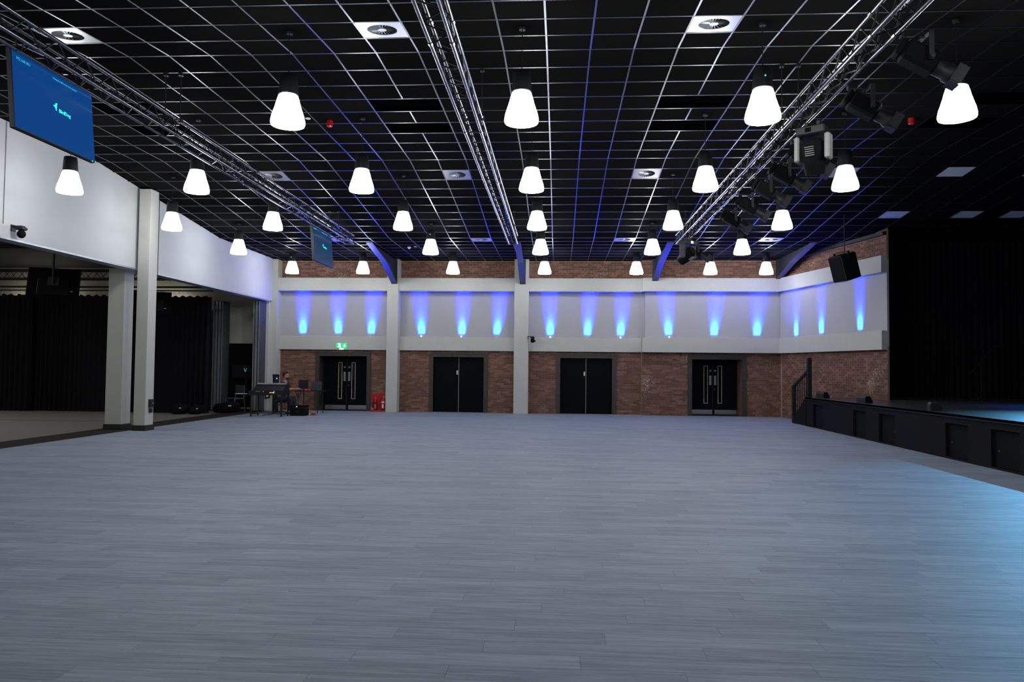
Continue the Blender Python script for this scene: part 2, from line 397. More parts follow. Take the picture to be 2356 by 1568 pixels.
# ---------------------------------------------------------------- back wall
def brick_field(parent, rects, to_world, limit=300, half=0):
    """rects in wall coords (u0,u1,z0,z1); to_world(u,z) gives origin, rotation angle; bricks laid in stretcher bond"""
    L_, H_ = .225, .075; solo = []; rest_ = []
    for (u0, u1, z0, z1) in rects:
        k = int(math.floor(z0 / H_ + .5))
        while k * H_ < z1 - .02:
            a = max(z0, k * H_); b = min(z1, (k + 1) * H_)
            u = math.floor(u0 / L_) * L_ - (L_ / 2 if k % 2 else 0)
            while u < u1:
                x0, x1 = max(u, u0), min(u + L_, u1)
                if x1 - x0 > .03 and b - a > .03:
                    full = x1 - x0 > L_ - .001 and b - a > H_ - .001
                    (solo if full else rest_).append((x0, x1, a, b))
                u += L_
            k += 1
    random.shuffle(solo)
    bm_ = MB().box(.005, L_ - .005, 0, .02, .005, H_ - .005).mesh('brick', M_BRICK)
    ang = to_world(0, 0)[1]
    o = MB()
    cam_d = lambda s_: (Vector(to_world(s_[0], s_[2])[0]) - CAM_P).length
    solo.sort(key=lambda s_: round(cam_d(s_), 1) if half else (s_[2] > 2.3, random.random()))
    for n_, s_ in enumerate(solo):
        p = to_world(s_[0], s_[2])[0]; dj = random.uniform(-.003, .003)
        if n_ < limit:
            put('brick', bm_, parent, (p[0], p[1] + dj, p[2]), (0, 0, ang))
        else: rest_.append(s_)
    for s_ in rest_:
        p = to_world(s_[0], s_[2])[0]
        g = MB().box(.005, s_[1] - s_[0] - .005, random.uniform(-.003, .003), .02, .005, s_[3] - s_[2] - .005)
        g.xf(Matrix.Translation(p) @ Matrix.Rotation(ang, 4, 'Z')); o.add(g.v, g.f)
    tag(o.build('brick_field', M_BRICK, parent), kind='stuff')
STEP = 2.88            # the wall steps forward here
YB2 = 26.12
DOORS = {1: (-8.5, -6.78, .5, YB), 2: (-4.4, -2.61, .1, YB), 3: (.08, 1.88, .1, YB), 4: (4.6, 6.3, .72, YB2)}   # x0, x1, recess, face
FW = .145; DH = 1.945; Z1, Z2, Z3 = 2.165, 4.245, 4.7
wb = MB()
edges = [-10.15]
for k in (1, 2, 3): edges += [DOORS[k][0] - FW, DOORS[k][1] + FW]
edges.append(STEP)
for a, b in zip(edges[::2], edges[1::2]): wb.box(a, b, YB + .008, 27.4, 0, Z1 + .1)
for a, b in ((STEP, DOORS[4][0] - FW), (DOORS[4][1] + FW, 7.9)): wb.box(a, b, YB2 + .008, 27.4, 0, Z1 + .1)
for k, (a, b, d, yf) in DOORS.items(): wb.box(a - FW, b + FW, yf + .008, 27.4, DH + FW, Z1 + .1)
wb.box(-10.15, STEP, YB + .008, 27.4, Z3 - .1, ZE + .1).box(STEP, 7.9, YB2 + .008, 27.4, Z3 - .1, ZE + .1)
wall = struct(wb.build('wall_back', M_MORTAR), 'red brick back wall with four door openings')
rects1 = [(a, b, 0, Z1) for a, b in zip(edges[::2], edges[1::2])] + [(DOORS[k][0] - FW, DOORS[k][1] + FW, DH + FW, Z1) for k in (1, 2, 3)] + [(-10.1, STEP, Z3, ZE)]
rects2 = [(STEP, DOORS[4][0] - FW, 0, Z1), (DOORS[4][1] + FW, 7.6, 0, Z1), (DOORS[4][0] - FW, DOORS[4][1] + FW, DH + FW, Z1), (STEP, 7.6, Z3, ZE)]
brick_field(wall, rects1, lambda u, z: ((u, YB, z), 0), 150)
brick_field(wall, rects2, lambda u, z: ((u, YB2, z), 0), 150)
# painted niche behind the uplights
YN, YN2 = YB + .03, YB2 + .02
struct(MB().box(-10.15, STEP + .12, YN, 27.4, Z1 + .1, Z3 - .1).box(STEP + .12, 7.9, YN2, 27.4, Z1 + .1, Z3 - .1).build('wall_niche', M_NICHE), 'pale painted wall band washed by blue uplights')
YBM = 25.93
struct(MB().box(-10.1, STEP, YBM, YN, Z2, Z3).build('trim_1', M_BEIGE), 'grey painted beam above the uplit band')
struct(MB().box(STEP, 7.62, YBM - .12, YN2, Z2 + .01, Z3 + .01).build('trim_2', M_BEIGE), 'grey painted beam on the stepped-out wall part')
YLG = 26.17
ledges = [(-9.93, -6.0), (-5.6, -1.53), (-1.03, STEP)]
for n_, (a, b) in enumerate(ledges):
    struct(MB().bevbox(a, b, YLG, YN, Z1, 2.645, .004).build(f'trim_{3 + n_}', M_BEIGE), 'grey painted ledge carrying the uplights')
YLG2 = 25.86
struct(MB().bevbox(STEP, 7.62, YLG2, YN2, Z1, 2.665, .004).build('trim_6', M_BEIGE), 'grey painted ledge on the stepped-out wall part')
for (a, b, lab) in ((-10.17, -9.93, 'grey painted pilaster in the left corner'), (-6.0, -5.6, 'grey painted column between the first two doors'), (-1.53, -1.03, 'grey painted column between the two plain doors')):
    o = MB().bevbox(a, b, 25.88, YN, 0, ZE, .006).build('column', M_BEIGE); tag(o, lab, 'column', kind='structure')

# doors
leaf_cache = {}
rivet = MB().lathe([(.014, 0), (.012, .006), (.004, .010)], 8).xf(Matrix.Rotation(R(90), 4, 'X')).mesh('rivet', M_FRAME)
dlabels = {1: 'black double door with glazed slots nearest the mixing desk', 2: 'plain black double door right of the first column', 3: 'plain black double door right of the centre column', 4: 'black double door with glazed slots in a deep doorway'}
for k, (a, b, d, yf) in DOORS.items():
    D = thing(f'door_{k}', dlabels[k], 'door', ((a + b) / 2, yf, 0)); D['kind'] = 'structure'; hw_ = (b - a) / 2
    f = MB().box(-hw_ - FW, -hw_, -.035, .02, 0, DH + FW).build('door_frame', M_FRAME, D)
    MB().box(hw_, hw_ + FW, -.035, .02, 0, DH + FW).build('door_frame', M_FRAME, D)
    h_ = MB().box(-hw_, hw_, -.035, .02, DH, DH + FW).build('door_head', M_FRAME, D)
    for s_ in (-1, 1):
        for q in range(9): put('rivet', rivet, f, (s_ * (hw_ + FW / 2), -.036, .1 + q * .225))
    for q in range(8): put('rivet', rivet, h_, (-hw_ + .12 + q * (2 * hw_ - .24) / 7, -.036, DH + FW / 2))
    if d > .2:   # doorway reveal
        MB().box(-hw_ - .1, -hw_ + .004, .02, d, 0, DH + .1).box(hw_ - .004, hw_ + .1, .02, d, 0, DH + .1).box(-hw_, hw_, .02, d, DH - .004, DH + .1).build('reveal', M_FRAME if k == 1 else M_BRICK, D)
        MB().box(-hw_, hw_, .02, d + .1, -.01, .003).build('threshold', M_CARPETD, D)
    for s_ in (-1, 1):
        x0, x1 = (-hw_ + .006, -.004) if s_ < 0 else (.004, hw_ - .006)
        lf = MB().bevbox(x0, x1, d, d + .045, .008, DH - .006, .003).build('door_leaf', M_DOOR, D)
        if k in (1, 4):
            cx = s_ * .245; hz0, hz1 = .42, 1.71
            MB().box(cx - .055, cx + .055, d - .004, d + .002, hz0, hz1).build('vision_panel', M_GLASSD, lf)
            bead = MB()
            for q in (-1, 1): bead.box(cx + q * .062 - .009, cx + q * .062 + .009, d - .012, d, hz0 - .02, hz1 + .02)
            bead.box(cx - .07, cx + .07, d - .012, d, hz1, hz1 + .02).box(cx - .07, cx + .07, d - .012, d, hz0 - .02, hz0)
            bead.build('glazing_bead', M_BRASS, lf)
            MB().box(s_ * .085 - .038, s_ * .085 + .038, d - .006, d, 1.05, 1.38).build('push_plate', M_STEEL, lf)
            MB().lathe([(.038, 0), (.038, .004)], 16).xf(Matrix.Translation((s_ * .085, d - .001, 1.55)) @ Matrix.Rotation(R(90), 4, 'X')).build('sign_disc', M_BLUESIGN, lf)
            MB().box(min(x0, x1) + .06, max(x0, x1) - .02, d - .006, d, .02, .18).build('kick_plate', M_STEEL, lf)
            if s_ > 0: MB().lathe([(.016, 0), (.016, .012)], 10).xf(Matrix.Translation((.06, d - .001, .9)) @ Matrix.Rotation(R(90), 4, 'X')).build('lock_cylinder', M_STEEL, lf)
        elif s_ < 0:
            sg = MB().box(-.08, -.03, d - .005, d, 1.33, 1.47).build('notice', M_WHITEP, lf)
            for q in range(4): MB().box(-.07, -.04, d - .007, d - .004, 1.35 + q * .03, 1.36 + q * .03).build('printed_line', M_GREYP, sg)
    MB().box(-.006, .006, d - .006, d + .04, .008, DH - .006).build('meeting_strip', M_BRASS if k in (2, 3) else M_RUBBER, D)

# ---------------------------------------------------------------- right splayed wall
dv = (WEND - CORNER); LEN = dv.length; ang = math.atan2(dv.y, dv.x); nrm = Vector((dv.y, -dv.x)).normalized()   # nrm points into the hall side
if nrm.x > 0: nrm = -nrm
RW = Matrix.Translation((CORNER.x, CORNER.y, 0)) @ Matrix.Rotation(ang, 4, 'Z')
sgn = 1 if (Matrix.Rotation(ang, 2) @ Vector((0, 1))).dot(nrm) > 0 else -1
def rw_box(u0, u1, d0, d1, z0, z1):     # d measured towards the hall
    y0, y1 = sorted((sgn * d0, sgn * d1)); return MB().box(u0, u1, y0, y1, z0, z1)
mb = rw_box(-.1, LEN, -.06, -.008, 0, Z1 + .1); q = rw_box(-.1, LEN, -.06, -.008, Z3 - .1, 5.6); mb.add(q.v, q.f); mb.xf(RW)
wr = struct(mb.build('wall_right', M_MORTAR), 'splayed red brick wall beside the stage')
def rw_world(u, z):
    p = RW @ Vector((u, 0, z)); return (p.x, p.y, p.z), ang if sgn < 0 else ang + math.pi
if sgn < 0:
    brick_field(wr, [(0, LEN, 0, Z1), (0, LEN, Z3, 5.55)], rw_world, 300, 1)
else:
    def rw_world(u, z):
        p = RW @ Vector((LEN - u, 0, z)); return (p.x, p.y, p.z), ang + math.pi
    brick_field(wr, [(0, LEN, 0, Z1), (0, LEN, Z3, 5.55)], rw_world, 300, 1)
struct(rw_box(-.1, LEN, -.06, -.0, Z1 + .1, Z3 - .1).xf(RW).build('wall_niche_right', M_NICHE), 'pale painted band of the splayed wall')
struct(rw_box(-.02, LEN - .01, -.02, .16, Z2 + .01, Z3 + .01).xf(RW).build('trim_7', M_BEIGE), 'grey painted beam on the splayed wall')
struct(rw_box(-.02, LEN - .01, -.02, .16, Z1, 2.68).xf(RW).build('trim_8', M_BEIGE), 'grey painted ledge on the splayed wall')

# ---------------------------------------------------------------- left header wall, annex
hd = [(-3, ZE + .1), (YK[0], ZE + .1), (YK[1], ZC + .1), (YK[2], ZC + .1), (YK[3], ZE + .1), (26.4, ZE + .1), (26.4, 3.865), (-3, 3.865)]
struct(MB().prism(hd, 'x', XL - .28, XL).build('wall_left', M_WHITE), 'white header wall above the side room openings')
struct(MB().box(XL - .28, XL - .002, 9, 25.6, 3.83, 3.865).build('trim_9', M_ALU), 'grey metal track along the foot of the header wall')
struct(MB().box(XL - .42, XL - .07, 25.75, 26.4, 0, 3.9).build('wall_nib', M_WHITE), 'white wall nib beside the corner pilaster')
struct(MB().box(-24, XL - .1, 26.15, 27.4, 0, 5.3).build('wall_annex_back', M_ANNEXW), 'cream back wall of the side room')
struct(MB().box(-24.2, -24, 8, 27.4, 0, 5.3).box(-24, XL - .28, 8, 8.2, 0, 5.3).build('wall_annex_side', M_BLACKM), 'dark side walls of the side room')
struct(MB().box(-24, XL - .28, 8, 27.4, 5.06, 5.3).build('ceiling_annex', M_BLACKM), 'dark ceiling of the side room')
struct(MB().box(-3 - 8, 16.4, -3.2, -3, 0, 5.6).box(16.4, 16.6, -3, 27.4, 0, 6.2).build('wall_front', M_BLACKM), 'dark walls behind the camera and beyond the stage')
for nm, (x0, x1, y0, y1, top), lab in (('column', (-10.02, -9.735, 17.2, 17.56, 5.76), 'stone grey column in the opening, nearer the hall, reaching the ceiling'), ('column', (-10.86, -10.46, 17.42, 17.82, 3.87), 'stone grey column in the opening, ending under the header wall')):
    t = thing(nm, lab, 'column', ((x0 + x1) / 2, (y0 + y1) / 2, 0)); t['kind'] = 'structure'; hx, hy = (x1 - x0) / 2, (y1 - y0) / 2
    MB().bevbox(-hx, hx, -hy, hy, .1, top, .006).build('shaft', M_BEIGE, t)
    MB().bevbox(-hx - .025, hx + .025, -hy - .025, hy + .025, 0, .13, .01).build('plinth', M_RUBBER, t)
t = thing('control_box', 'black control box on the tall column in the opening', 'control box', (-9.715, 17.42, .42))
MB().bevbox(-.02, .03, -.09, .09, .12, .32, .008).build('upper_box', M_BLACK, t); MB().bevbox(-.02, .02, -.07, .05, 0, .1, .008).build('lower_box', M_BLACK, t)
MB().lathe([(.02, 0), (.016, .014)], 12).xf(Matrix.Translation((.03, .02, .22)) @ Matrix.Rotation(R(90), 4, 'Y')).build('knob', M_GREYP, t)

def drape(name, x0, x1, y, z0, z1, label, amp=.06, wl=.17, seed=0, axis='x', scal=0):
    rnd = random.Random(seed); n_ = int((x1 - x0) / wl * 8); top = []; bot = []
    ph = rnd.random() * 6; vs = []; fs = []; ns = 5
    for k in range(n_ + 1):
        u = x0 + (x1 - x0) * k / n_; a_ = amp * (.7 + .3 * math.sin(u * 1.7 + ph))
        for q in range(ns):
            f_ = q / (ns - 1); zz = z0 + (z1 - z0) * f_
            off = a_ * (1.25 - .6 * f_) * math.sin(2 * math.pi * u / wl + ph + .5 * math.sin(u * 2.3)) + .025 * math.sin(u * 5 + f_ * 2)
            if q == ns - 1 and scal: zz -= scal * (.5 + .5 * math.sin(2 * math.pi * u / (wl * 1.5)))
            vs += [(u, y + off, zz)] if axis == 'x' else [(y + off, u, zz)]
    N_ = len(vs); th = .012
    vs += [(a, b + th, c) if axis == 'x' else (a + th, b, c) for a, b, c in vs]
    for k in range(n_):
        for q in range(ns - 1):
            a = k * ns + q; b = a + ns; fs += [(a, b, b + 1, a + 1), (N_ + a, N_ + a + 1, N_ + b + 1, N_ + b)]
    for q in range(ns - 1): fs += [(q, q + 1, N_ + q + 1, N_ + q), (n_ * ns + q, N_ + n_ * ns + q, N_ + n_ * ns + q + 1, n_ * ns + q + 1)]
    for k in range(n_):
        a = k * ns; b = a + ns; fs += [(a, N_ + a, N_ + b, b), (a + ns - 1, b + ns - 1, N_ + b + ns - 1, N_ + a + ns - 1)]
    o = MB().add(vs, fs).build(name, M_CURTAIN, smooth=True)
    return tag(o, label, 'curtain', 'black drapes')
drape('drape', -21.5, -17.4, 23.8, .01, 3.88, 'black pleated drape in the side room at the left picture edge', seed=1, scal=.06)
drape('drape', -18.0, -14.0, 23.98, .01, 3.88, 'black pleated drape in the side room behind the hung monitor', seed=2, scal=.06)
drape('drape', -14.3, -11.35, 23.8, .01, 3.84, 'black pleated drape in the side room right of the two columns', seed=3, scal=.05)
tk = thing('curtain_track', 'curtain rail above the black drapes of the side room', 'curtain rail', (0, 23.82, 4.0))
MB().cyl((-21.5, 0, 0), (-11.3, 0, 0), .02).build('rail', M_TRUSSD, tk)
hk = MB().cyl((0, 0, -.11), (0, 0, 0), .008, n=5).mesh('hook', M_STEEL)
for k in range(64): put('hook', hk, tk, (-21.4 + k * .16, 0, 0))
dd = thing('door_5', 'black double door in the back of the side room', 'door', (-11.5, 26.15, 0)); dd['kind'] = 'structure'
MB().box(-.85, -.005, -.03, 0, .09, 2.36).build('door_leaf', M_BLACKM, dd); MB().box(.005, .85, -.03, 0, .09, 2.36).build('door_leaf', M_BLACKM, dd)
MB().box(-.9, .9, -.035, 0, 0, .09).build('threshold', M_ANNEXW, dd)
# folding partition stacks
for (x, y, n_, lab) in ((-11.78, 25.55, 3, 'stack of folded grey partition panels beside the drapes'), (-10.36, 25.42, 2, 'stack of folded grey partition panels beside the white nib')):
    t = thing('folding_partition', lab, 'partition', (x, y, 0), group='folded partition panels')
    for k in range(n_):
        dx = (k - (n_ - 1) / 2) * .115
        p = MB().box(dx - .05, dx + .05, -.28, .28, .03, 3.8).build('panel', M_PANELG, t)
        MB().box(dx - .05, dx - .03, -.295, -.28, .03, 3.8).box(dx + .03, dx + .05, -.295, -.28, .03, 3.8).build('edge_profile', M_ALU, p)
# annex truss, monitors
def truss(name, label, axis, a, b, c, z, w_, group, m, step=.5, chord=.024):
    """box truss along axis between a and b, centre line c on the other axis, bottom chord centre height z"""
    t = thing(name, label, 'truss', (c, a, z) if axis == 'y' else (a, c, z), 0 if axis == 'y' else -R(90), group)
    L_ = b - a; h = w_ / 2
    for sx in (-1, 1):
        for zz in (0, w_):
            MB().cyl((sx * h, 0, zz), (sx * h, L_, zz), chord, n=10).build('chord', m, t, smooth=True)
    n_ = int(L_ / step); st = L_ / n_
    dg = Vector((0, st / 2, w_)); mv = MB().cyl((0, 0, 0), dg, .009, n=6).mesh('brace', M_TRUSSD); mv2 = MB().cyl((0, 0, w_), (0, st / 2, 0), .009, n=6).mesh('brace', M_TRUSSD)
    mh = MB().cyl((0, 0, 0), (w_, st / 2, 0), .009, n=6).mesh('brace', M_TRUSSD); mh2 = MB().cyl((w_, 0, 0), (0, st / 2, 0), .009, n=6).mesh('brace', M_TRUSSD)
    for k in range(n_):
        for sx in (-1, 1):
            put('brace', mv, t, (sx * h, k * st, 0)); put('brace', mv2, t, (sx * h, k * st + st / 2, 0))
        put('brace', mh, t, (-h, k * st, 0)); put('brace', mh2, t, (-h, k * st + st / 2, 0))
        put('brace', mh, t, (-h, k * st, w_))
    for q in (0, L_): MB().box(-h, h, q - .012, q + .012, -.012, .012).box(-h, h, q - .012, q + .012, w_ - .012, w_ + .012).build('end_bar', m, t)
    q = 2.5
    cm = MB().cyl((0, -.03, 0), (0, .03, 0), chord + .007, n=10).mesh('coupler', m)
    while q < L_:
        for sx in (-1, 1):
            for zz in (0, w_): put('coupler', cm, t, (sx * h, q, zz))
        q += 3.0
    return t
truss('lighting_truss', 'dark box truss crossing the side room above the drapes', 'x', -21.5, -11.0, 23.0, 4.28, .27, 'trusses', M_TRUSSD, .5, .03)
MB
p = MB().cyl((-21.5, 23.1, 4.04), (-10.8, 23.1, 4.04), .03).build('lighting_bar', M_TRUSSD); tag(p, 'black lighting bar below the side room truss', 'bar')
def hung_monitor(label, c, w_, h_, tilt, rz, topz):
    t = thing('hung_monitor', label, 'monitor', c, rz, 'monitors hung in the side room')
    M_ = Matrix.Rotation(tilt, 4, 'X')
    MB().bevbox(-w_ / 2, w_ / 2, -.03, .03, -h_ / 2, h_ / 2, .008).xf(M_).build('casing', M_BLACKM, t)
    MB().bevbox(-w_ * .3, w_ * .3, -.07, -.03, -h_ * .4, h_ * .12, .012).xf(M_).build('back_cover', M_BLACK, t)
    MB().box(-.14, .14, -.09, -.07, -.1, .16).xf(M_).build('mount_plate', M_PANELG, t)
    MB().cyl((0, -.1, .0), (0, -.1, topz - c[2]), .028).build('pole', M_BLACK, t)
    MB().box(w_ * .33, w_ * .38, -.034, -.028, -h_ * .28, -h_ * .25).xf(M_).build('socket_light', M_WHITEP, t)
    return t
hung_monitor('back of a black monitor hung in the side room left of the columns', (-14.05, 20.0, 3.8), 1.28, .92, R(-20), R(24), 5.05)
hung_monitor('back of a black monitor hung in the side room right of the tall column', (-12.35, 22.0, 3.45), 1.1, .72, R(-20), R(24), 5.05)

ap = MB().bevbox(-.3, .3, -.3, .3, -.02, .03, .006).mesh('frame', M_WHITEP); al = MB().box(-.27, .27, -.27, .27, -.026, -.019).mesh('diffuser', mat('annex_lamp_glow', (.9, .9, .88), .5, emit=(1, .97, .88), estr=240))
for k, (x, y) in enumerate(((-19.5, 17.5), (-17.5, 13.5))):
    t = thing('ceiling_light', f"square ceiling light of the side room, {['farther one', 'nearer one'][k]}", 'ceiling light', (x, y, 5.03), group='ceiling lights of the side room')
    put('frame', ap, t); put('diffuser', al, t)
for x, lab in ((-18.6, 'left'), (-14.4, 'right')):
    t = thing('batten_light', f'{lab} batten light on the cream wall behind the black drapes', 'batten light', (x, 26.0, 3.55), group='batten lights behind the drapes')
    MB().bevbox(-1.2, 1.2, -.06, .14, 0, .05, .008).build('housing', M_WHITEP, t)
    MB().cyl((-1.15, .0, .075), (1.15, .0, .075), .022, n=8).build('tube', mat('batten_tube_glow', (.9, .9, .85), .5, emit=(1, .97, .86), estr=38), t)
# ---------------------------------------------------------------- blue uplights
up_ring = MB().lathe([(.05, 0), (.05, .003), (.036, .004)], 16).mesh('ring', M_STEEL)
up_lens = MB().lathe([(.034, .002), (.03, .005), (.016, .007)], 14).mesh('lens', M_UPGLOW)
up_hot = MB().lathe([(.012, .0), (.022, .02), (.02, .035), (.008, .06)], 14).mesh('lens', M_UPWHITE)
bays = [[-9.141, -7.843, -6.664], [-4.835, -3.409, -2.176], [-.278, 1.012, 2.16], [3.81, 5.344, 6.793]]
bayn = ['left of the first column', 'between the two columns', 'right of the centre column', 'on the stepped-out wall']
pos3 = ['left', 'middle', 'right']
tilts = [.0, -.03, .06, -.05, .03, .09, -.02, .05, .07, -.05, .06, .05, 0, 0, 0]
def uplight(x, y, z, label, hot, n2, tilt):
    t = thing('uplight', label, 'uplight', (x, y, z), group='blue wall uplights')
    put('ring', up_ring, t); put('lens', up_lens, t)
    if hot: put('bulb', up_hot, t, (0, -.05, 0))
    rz = math.atan2(n2[1], n2[0]) - math.pi / 2
    for nm, sx, sy, en, spr, lean in (('lamp', .22, .07, UPLIGHT_W, 28, 11), ('spill_lamp', .05, .02, UPLIGHT_SPILL, 110, -42)):
        l = bpy.data.lights.new(nm, 'AREA'); l.shape = 'RECTANGLE'; l.size = sx; l.size_y = sy; l.energy = en; l.color = BLUE; l.spread = R(spr)
        o = bpy.data.objects.new(nm, l); COL.objects.link(o); o.parent = t
        # faces up, leaning towards the wall (lean > 0) or towards the hall (lean < 0)
        o.matrix_local = Matrix.Translation((0, 0, .014)) @ Matrix.Rotation(rz, 4, 'Z') @ Matrix.Rotation(tilt, 4, 'Y') @ Matrix.Rotation(math.pi - R(lean), 4, 'X')
k = 0
for bi, xs in enumerate(bays):
    for pi_, x in enumerate(xs):
        y = (YN if bi < 3 else YN2) - .07; z = 2.645 if bi < 3 else 2.665
        uplight(x, y, z, f'blue uplight on the ledge {bayn[bi]}, {pos3[pi_]} of three', k in (3, 4, 6, 8, 9), (0, 1), tilts[k]); k += 1
for pi_, (x, y) in enumerate(((7.822, 25.123), (8.147, 23.712), (8.578, 21.839))):
    uplight(x + nrm.x * .07, y + nrm.y * .07, 2.68, f'blue uplight on the splayed wall ledge, {["nearest the corner", "middle one", "nearest the stage"][pi_]}', False, (-nrm.x, -nrm.y), 0)

# ---------------------------------------------------------------- haunch beams
def haunch(x, y0, z0, label):
    pts = [(y0, z0), (24.35, 5.03), (22.3, 5.345)]
    t = thing('haunch_beam', label, 'beam', (x, 0, 0), group='steel haunch beams at the back wall')
    MB().prism(pts + [(22.3, 5.36), (y0, 5.36)], 'x', -.012, .012).build('web', M_HAUNCH, t)
    fl_ = []
    for (a, b) in zip(pts[:-1], pts[1:]):
        d = Vector((b[0] - a[0], b[1] - a[1])).normalized(); n_ = Vector((d.y, -d.x)) * -.016
        if n_.y > 0: n_ = -n_
        MB().prism([a, b, (b[0] + n_.x, b[1] + n_.y), (a[0] + n_.x, a[1] + n_.y)], 'x', -.1, .1).build('flange', M_HAUNCH, t)
    MB().box(-.1, .1, y0 - .02, y0, z0 - .02, 5.34).build('end_plate', M_HAUNCH, t)
haunch(-5.75, 25.88, 4.5, 'steel haunch beam rising from the column beside the extinguishers')
haunch(-1.24, 25.88, 4.5, 'steel haunch beam rising from the centre column')
haunch(3.3, 25.8, 4.62, 'steel haunch beam over the step in the back wall')
haunch(7.45, 25.8, 4.7, 'steel haunch beam in the right back corner')
o = MB().prism([(26.0, 5.15), (20.75, 5.36), (20.75, 5.55), (26, 5.4)], 'x', -.06, .0).xf(Matrix.Identity(4))
bt = rw_box(0, LEN, .0, .12, 5.27, 5.36).xf(RW).build('cornice_beam', M_HAUNCH); tag(bt, 'dark steel beam along the top of the splayed brick wall', 'beam')

# ---------------------------------------------------------------- trusses in the hall
TW = .235
tl = truss('lighting_truss', 'aluminium box truss on the left carrying two screens', 'y', 5.3, 20.6, -5.868, 5.015, TW, 'trusses', M_TRUSS)
tmid = truss('lighting_truss', 'bare aluminium box truss in the middle of the hall', 'y', 5.3, 20.6, -1.269, 5.015, TW, 'trusses', M_TRUSS)
trr = truss('lighting_truss', 'aluminium box truss on the right loaded with stage lights', 'y', 5.3, 20.6, 3.315, 5.015, TW, 'trusses', M_TRUSS)
for tt in (tl, tmid, trr):
    for y in (10.9, 19.1):
        for s_ in (-1, 1):
            zc_ = zceil(y) - 5.015; hh = TW
            rd = MB().cyl((0, 0, hh + .02), (0, 0, zc_), .009, n=6).build('hanger_rod', M_BLACK, tt, (s_ * .1175, y - 5.3, 0))
            MB().box(-.03, .03, -.03, .03, zc_ - .03, zc_ - .005).build('ceiling_bracket', M_BLACK, rd)
            MB().box(-.035, .035, -.03, .03, hh - .03, hh + .03).build('clamp', M_BLACK, rd)

# ---------------------------------------------------------------- screens on the left truss
def screen(label, yc, w_, h_, zc_, m, tilt, big):
    t = thing('screen', label, 'screen', (-5.985, yc, zc_), R(90), 'screens on the left truss')
    Mt = Matrix.Rotation(tilt, 4, 'X')       # local: x along the screen, -y towards the hall
    MB().bevbox(-w_ / 2 - .012, w_ / 2 + .012, 0, .06, -h_ / 2 - .016, h_ / 2 + .012, .006).xf(Mt).build('casing', M_BLACK, t)
    MB().box(-w_ / 2, w_ / 2, -.003, .001, -h_ / 2, h_ / 2).xf(Mt).build('display', m, t)
    MB().box(-.25, .25, .06, .1, -.2, .2).xf(Mt).build('wall_mount', M_BLACK, t)
    for s_ in (-.3, .3): MB().cyl((s_, .09, .1), (s_, .09, 5.0 - zc_), .02, n=6).build('mount_arm', M_BLACK, t)
    Rm = Mt @ Matrix.Translation((0, -.006, 0)) @ Matrix.Rotation(R(90), 4, 'X')
    def lay(me, x, z): o = put('lettering', me, t); o.matrix_local = Rm @ Matrix.Translation((x, z, 0)); return o
    lay(text_mesh('192.168.18.1', .045, M_CYAND), -w_ * .46, h_ * .40)
    lay(text_mesh('Waiting for NDI source to be selected', .028, M_CYAND), -w_ * .03, h_ * .41)
    lay(text_mesh('BirdDog', .062, M_CYAN, .002), w_ * .03, -.01)
    # bird emblem: body, wing, beak and tail as a flat cut-out
    s_ = .06
    emb = [(-.9, .1), (-.35, .25), (-.1, .75), (.3, .8), (.35, .55), (.15, .35), (.25, 0), (.05, -.35), (.1, -.75), (-.15, -.75), (-.25, -.3), (-.6, -.05)]
    o = MB().prism([(a * s_, b * s_) for a, b in emb], 'z', 0, .002).build('emblem', M_CYAN, t); o.matrix_local = Rm @ Matrix.Translation((-w_ * .005, .02, 0))
    MB().box(w_ / 2 - .06, w_ / 2 - .04, -.004, .0, -h_ / 2 - .012, -h_ / 2 - .006).xf(Mt).build('standby_light', M_LEDG if big else M_GREYP, t)
    return t
screen('large blue screen hung from the left truss nearest the camera', 8.46, 1.41, .877, 4.587, M_SCREEN, R(-5), True)
screen('paler blue screen hung near the far end of the left truss', 18.63, 1.53, .877, 4.607, M_SCREEN2, R(-5), False)

# ---------------------------------------------------------------- pendant lamps
PX = {5.75: [-8.857, -6.49, -3.5, -.485, 2.51, 4.84], 9.35: [-3.5, -.485, 2.51, 4.84], 12.95: [-8.857, -6.49, -3.49, -.485, 2.505, 4.85], 16.55: [-8.857, -6.49, -3.5, -.49, 2.5, 4.85],
      20.15: [-8.857, -6.49, -3.49, -.495, 2.5, 4.86], 24.35: [-8.86, -6.47, -3.47, -.46, 2.51, 4.87, 6.635]}
g_me = MB().lathe([(.105, .392), (.118, .386), (.128, .36), (.14, .325), (.156, .26), (.178, .19), (.203, .115), (.216, .05), (.217, .025), (.208, .0)], 28, caps=False).mesh('glass_shade', M_GLOW, True)
d_me = MB().lathe([(.0, .004), (.12, .0), (.206, .004), (.206, .01), (.0, .014)], 28, caps=False).mesh('diffuser', M_GLOW, True)
c_me = MB().lathe([(.118, .38), (.124, .385), (.126, .395), (.116, .56), (.108, .64), (.10, .65), (.02, .655)], 24).mesh('lamp_housing', M_BLACK, True)
r_me = MB().lathe([(.119, .38), (.127, .386), (.128, .396), (.12, .40)], 24, caps=False).mesh('collar', M_STEEL, True)
led_me = MB().ball((0, -.124, .52), .009, n=8, m=5).mesh('indicator', M_LEDG)
LEDS = {(9.35, 2), (20.15, 2), (24.35, 0)}
rown = {5.75: 'row above the picture', 9.35: 'nearest row', 12.95: 'second row from the front', 16.55: 'third row from the front', 20.15: 'fourth row from the front', 24.35: 'farthest row'}
ordn = ['first', 'second', 'third', 'fourth', 'fifth', 'sixth', 'seventh']
cab = {}
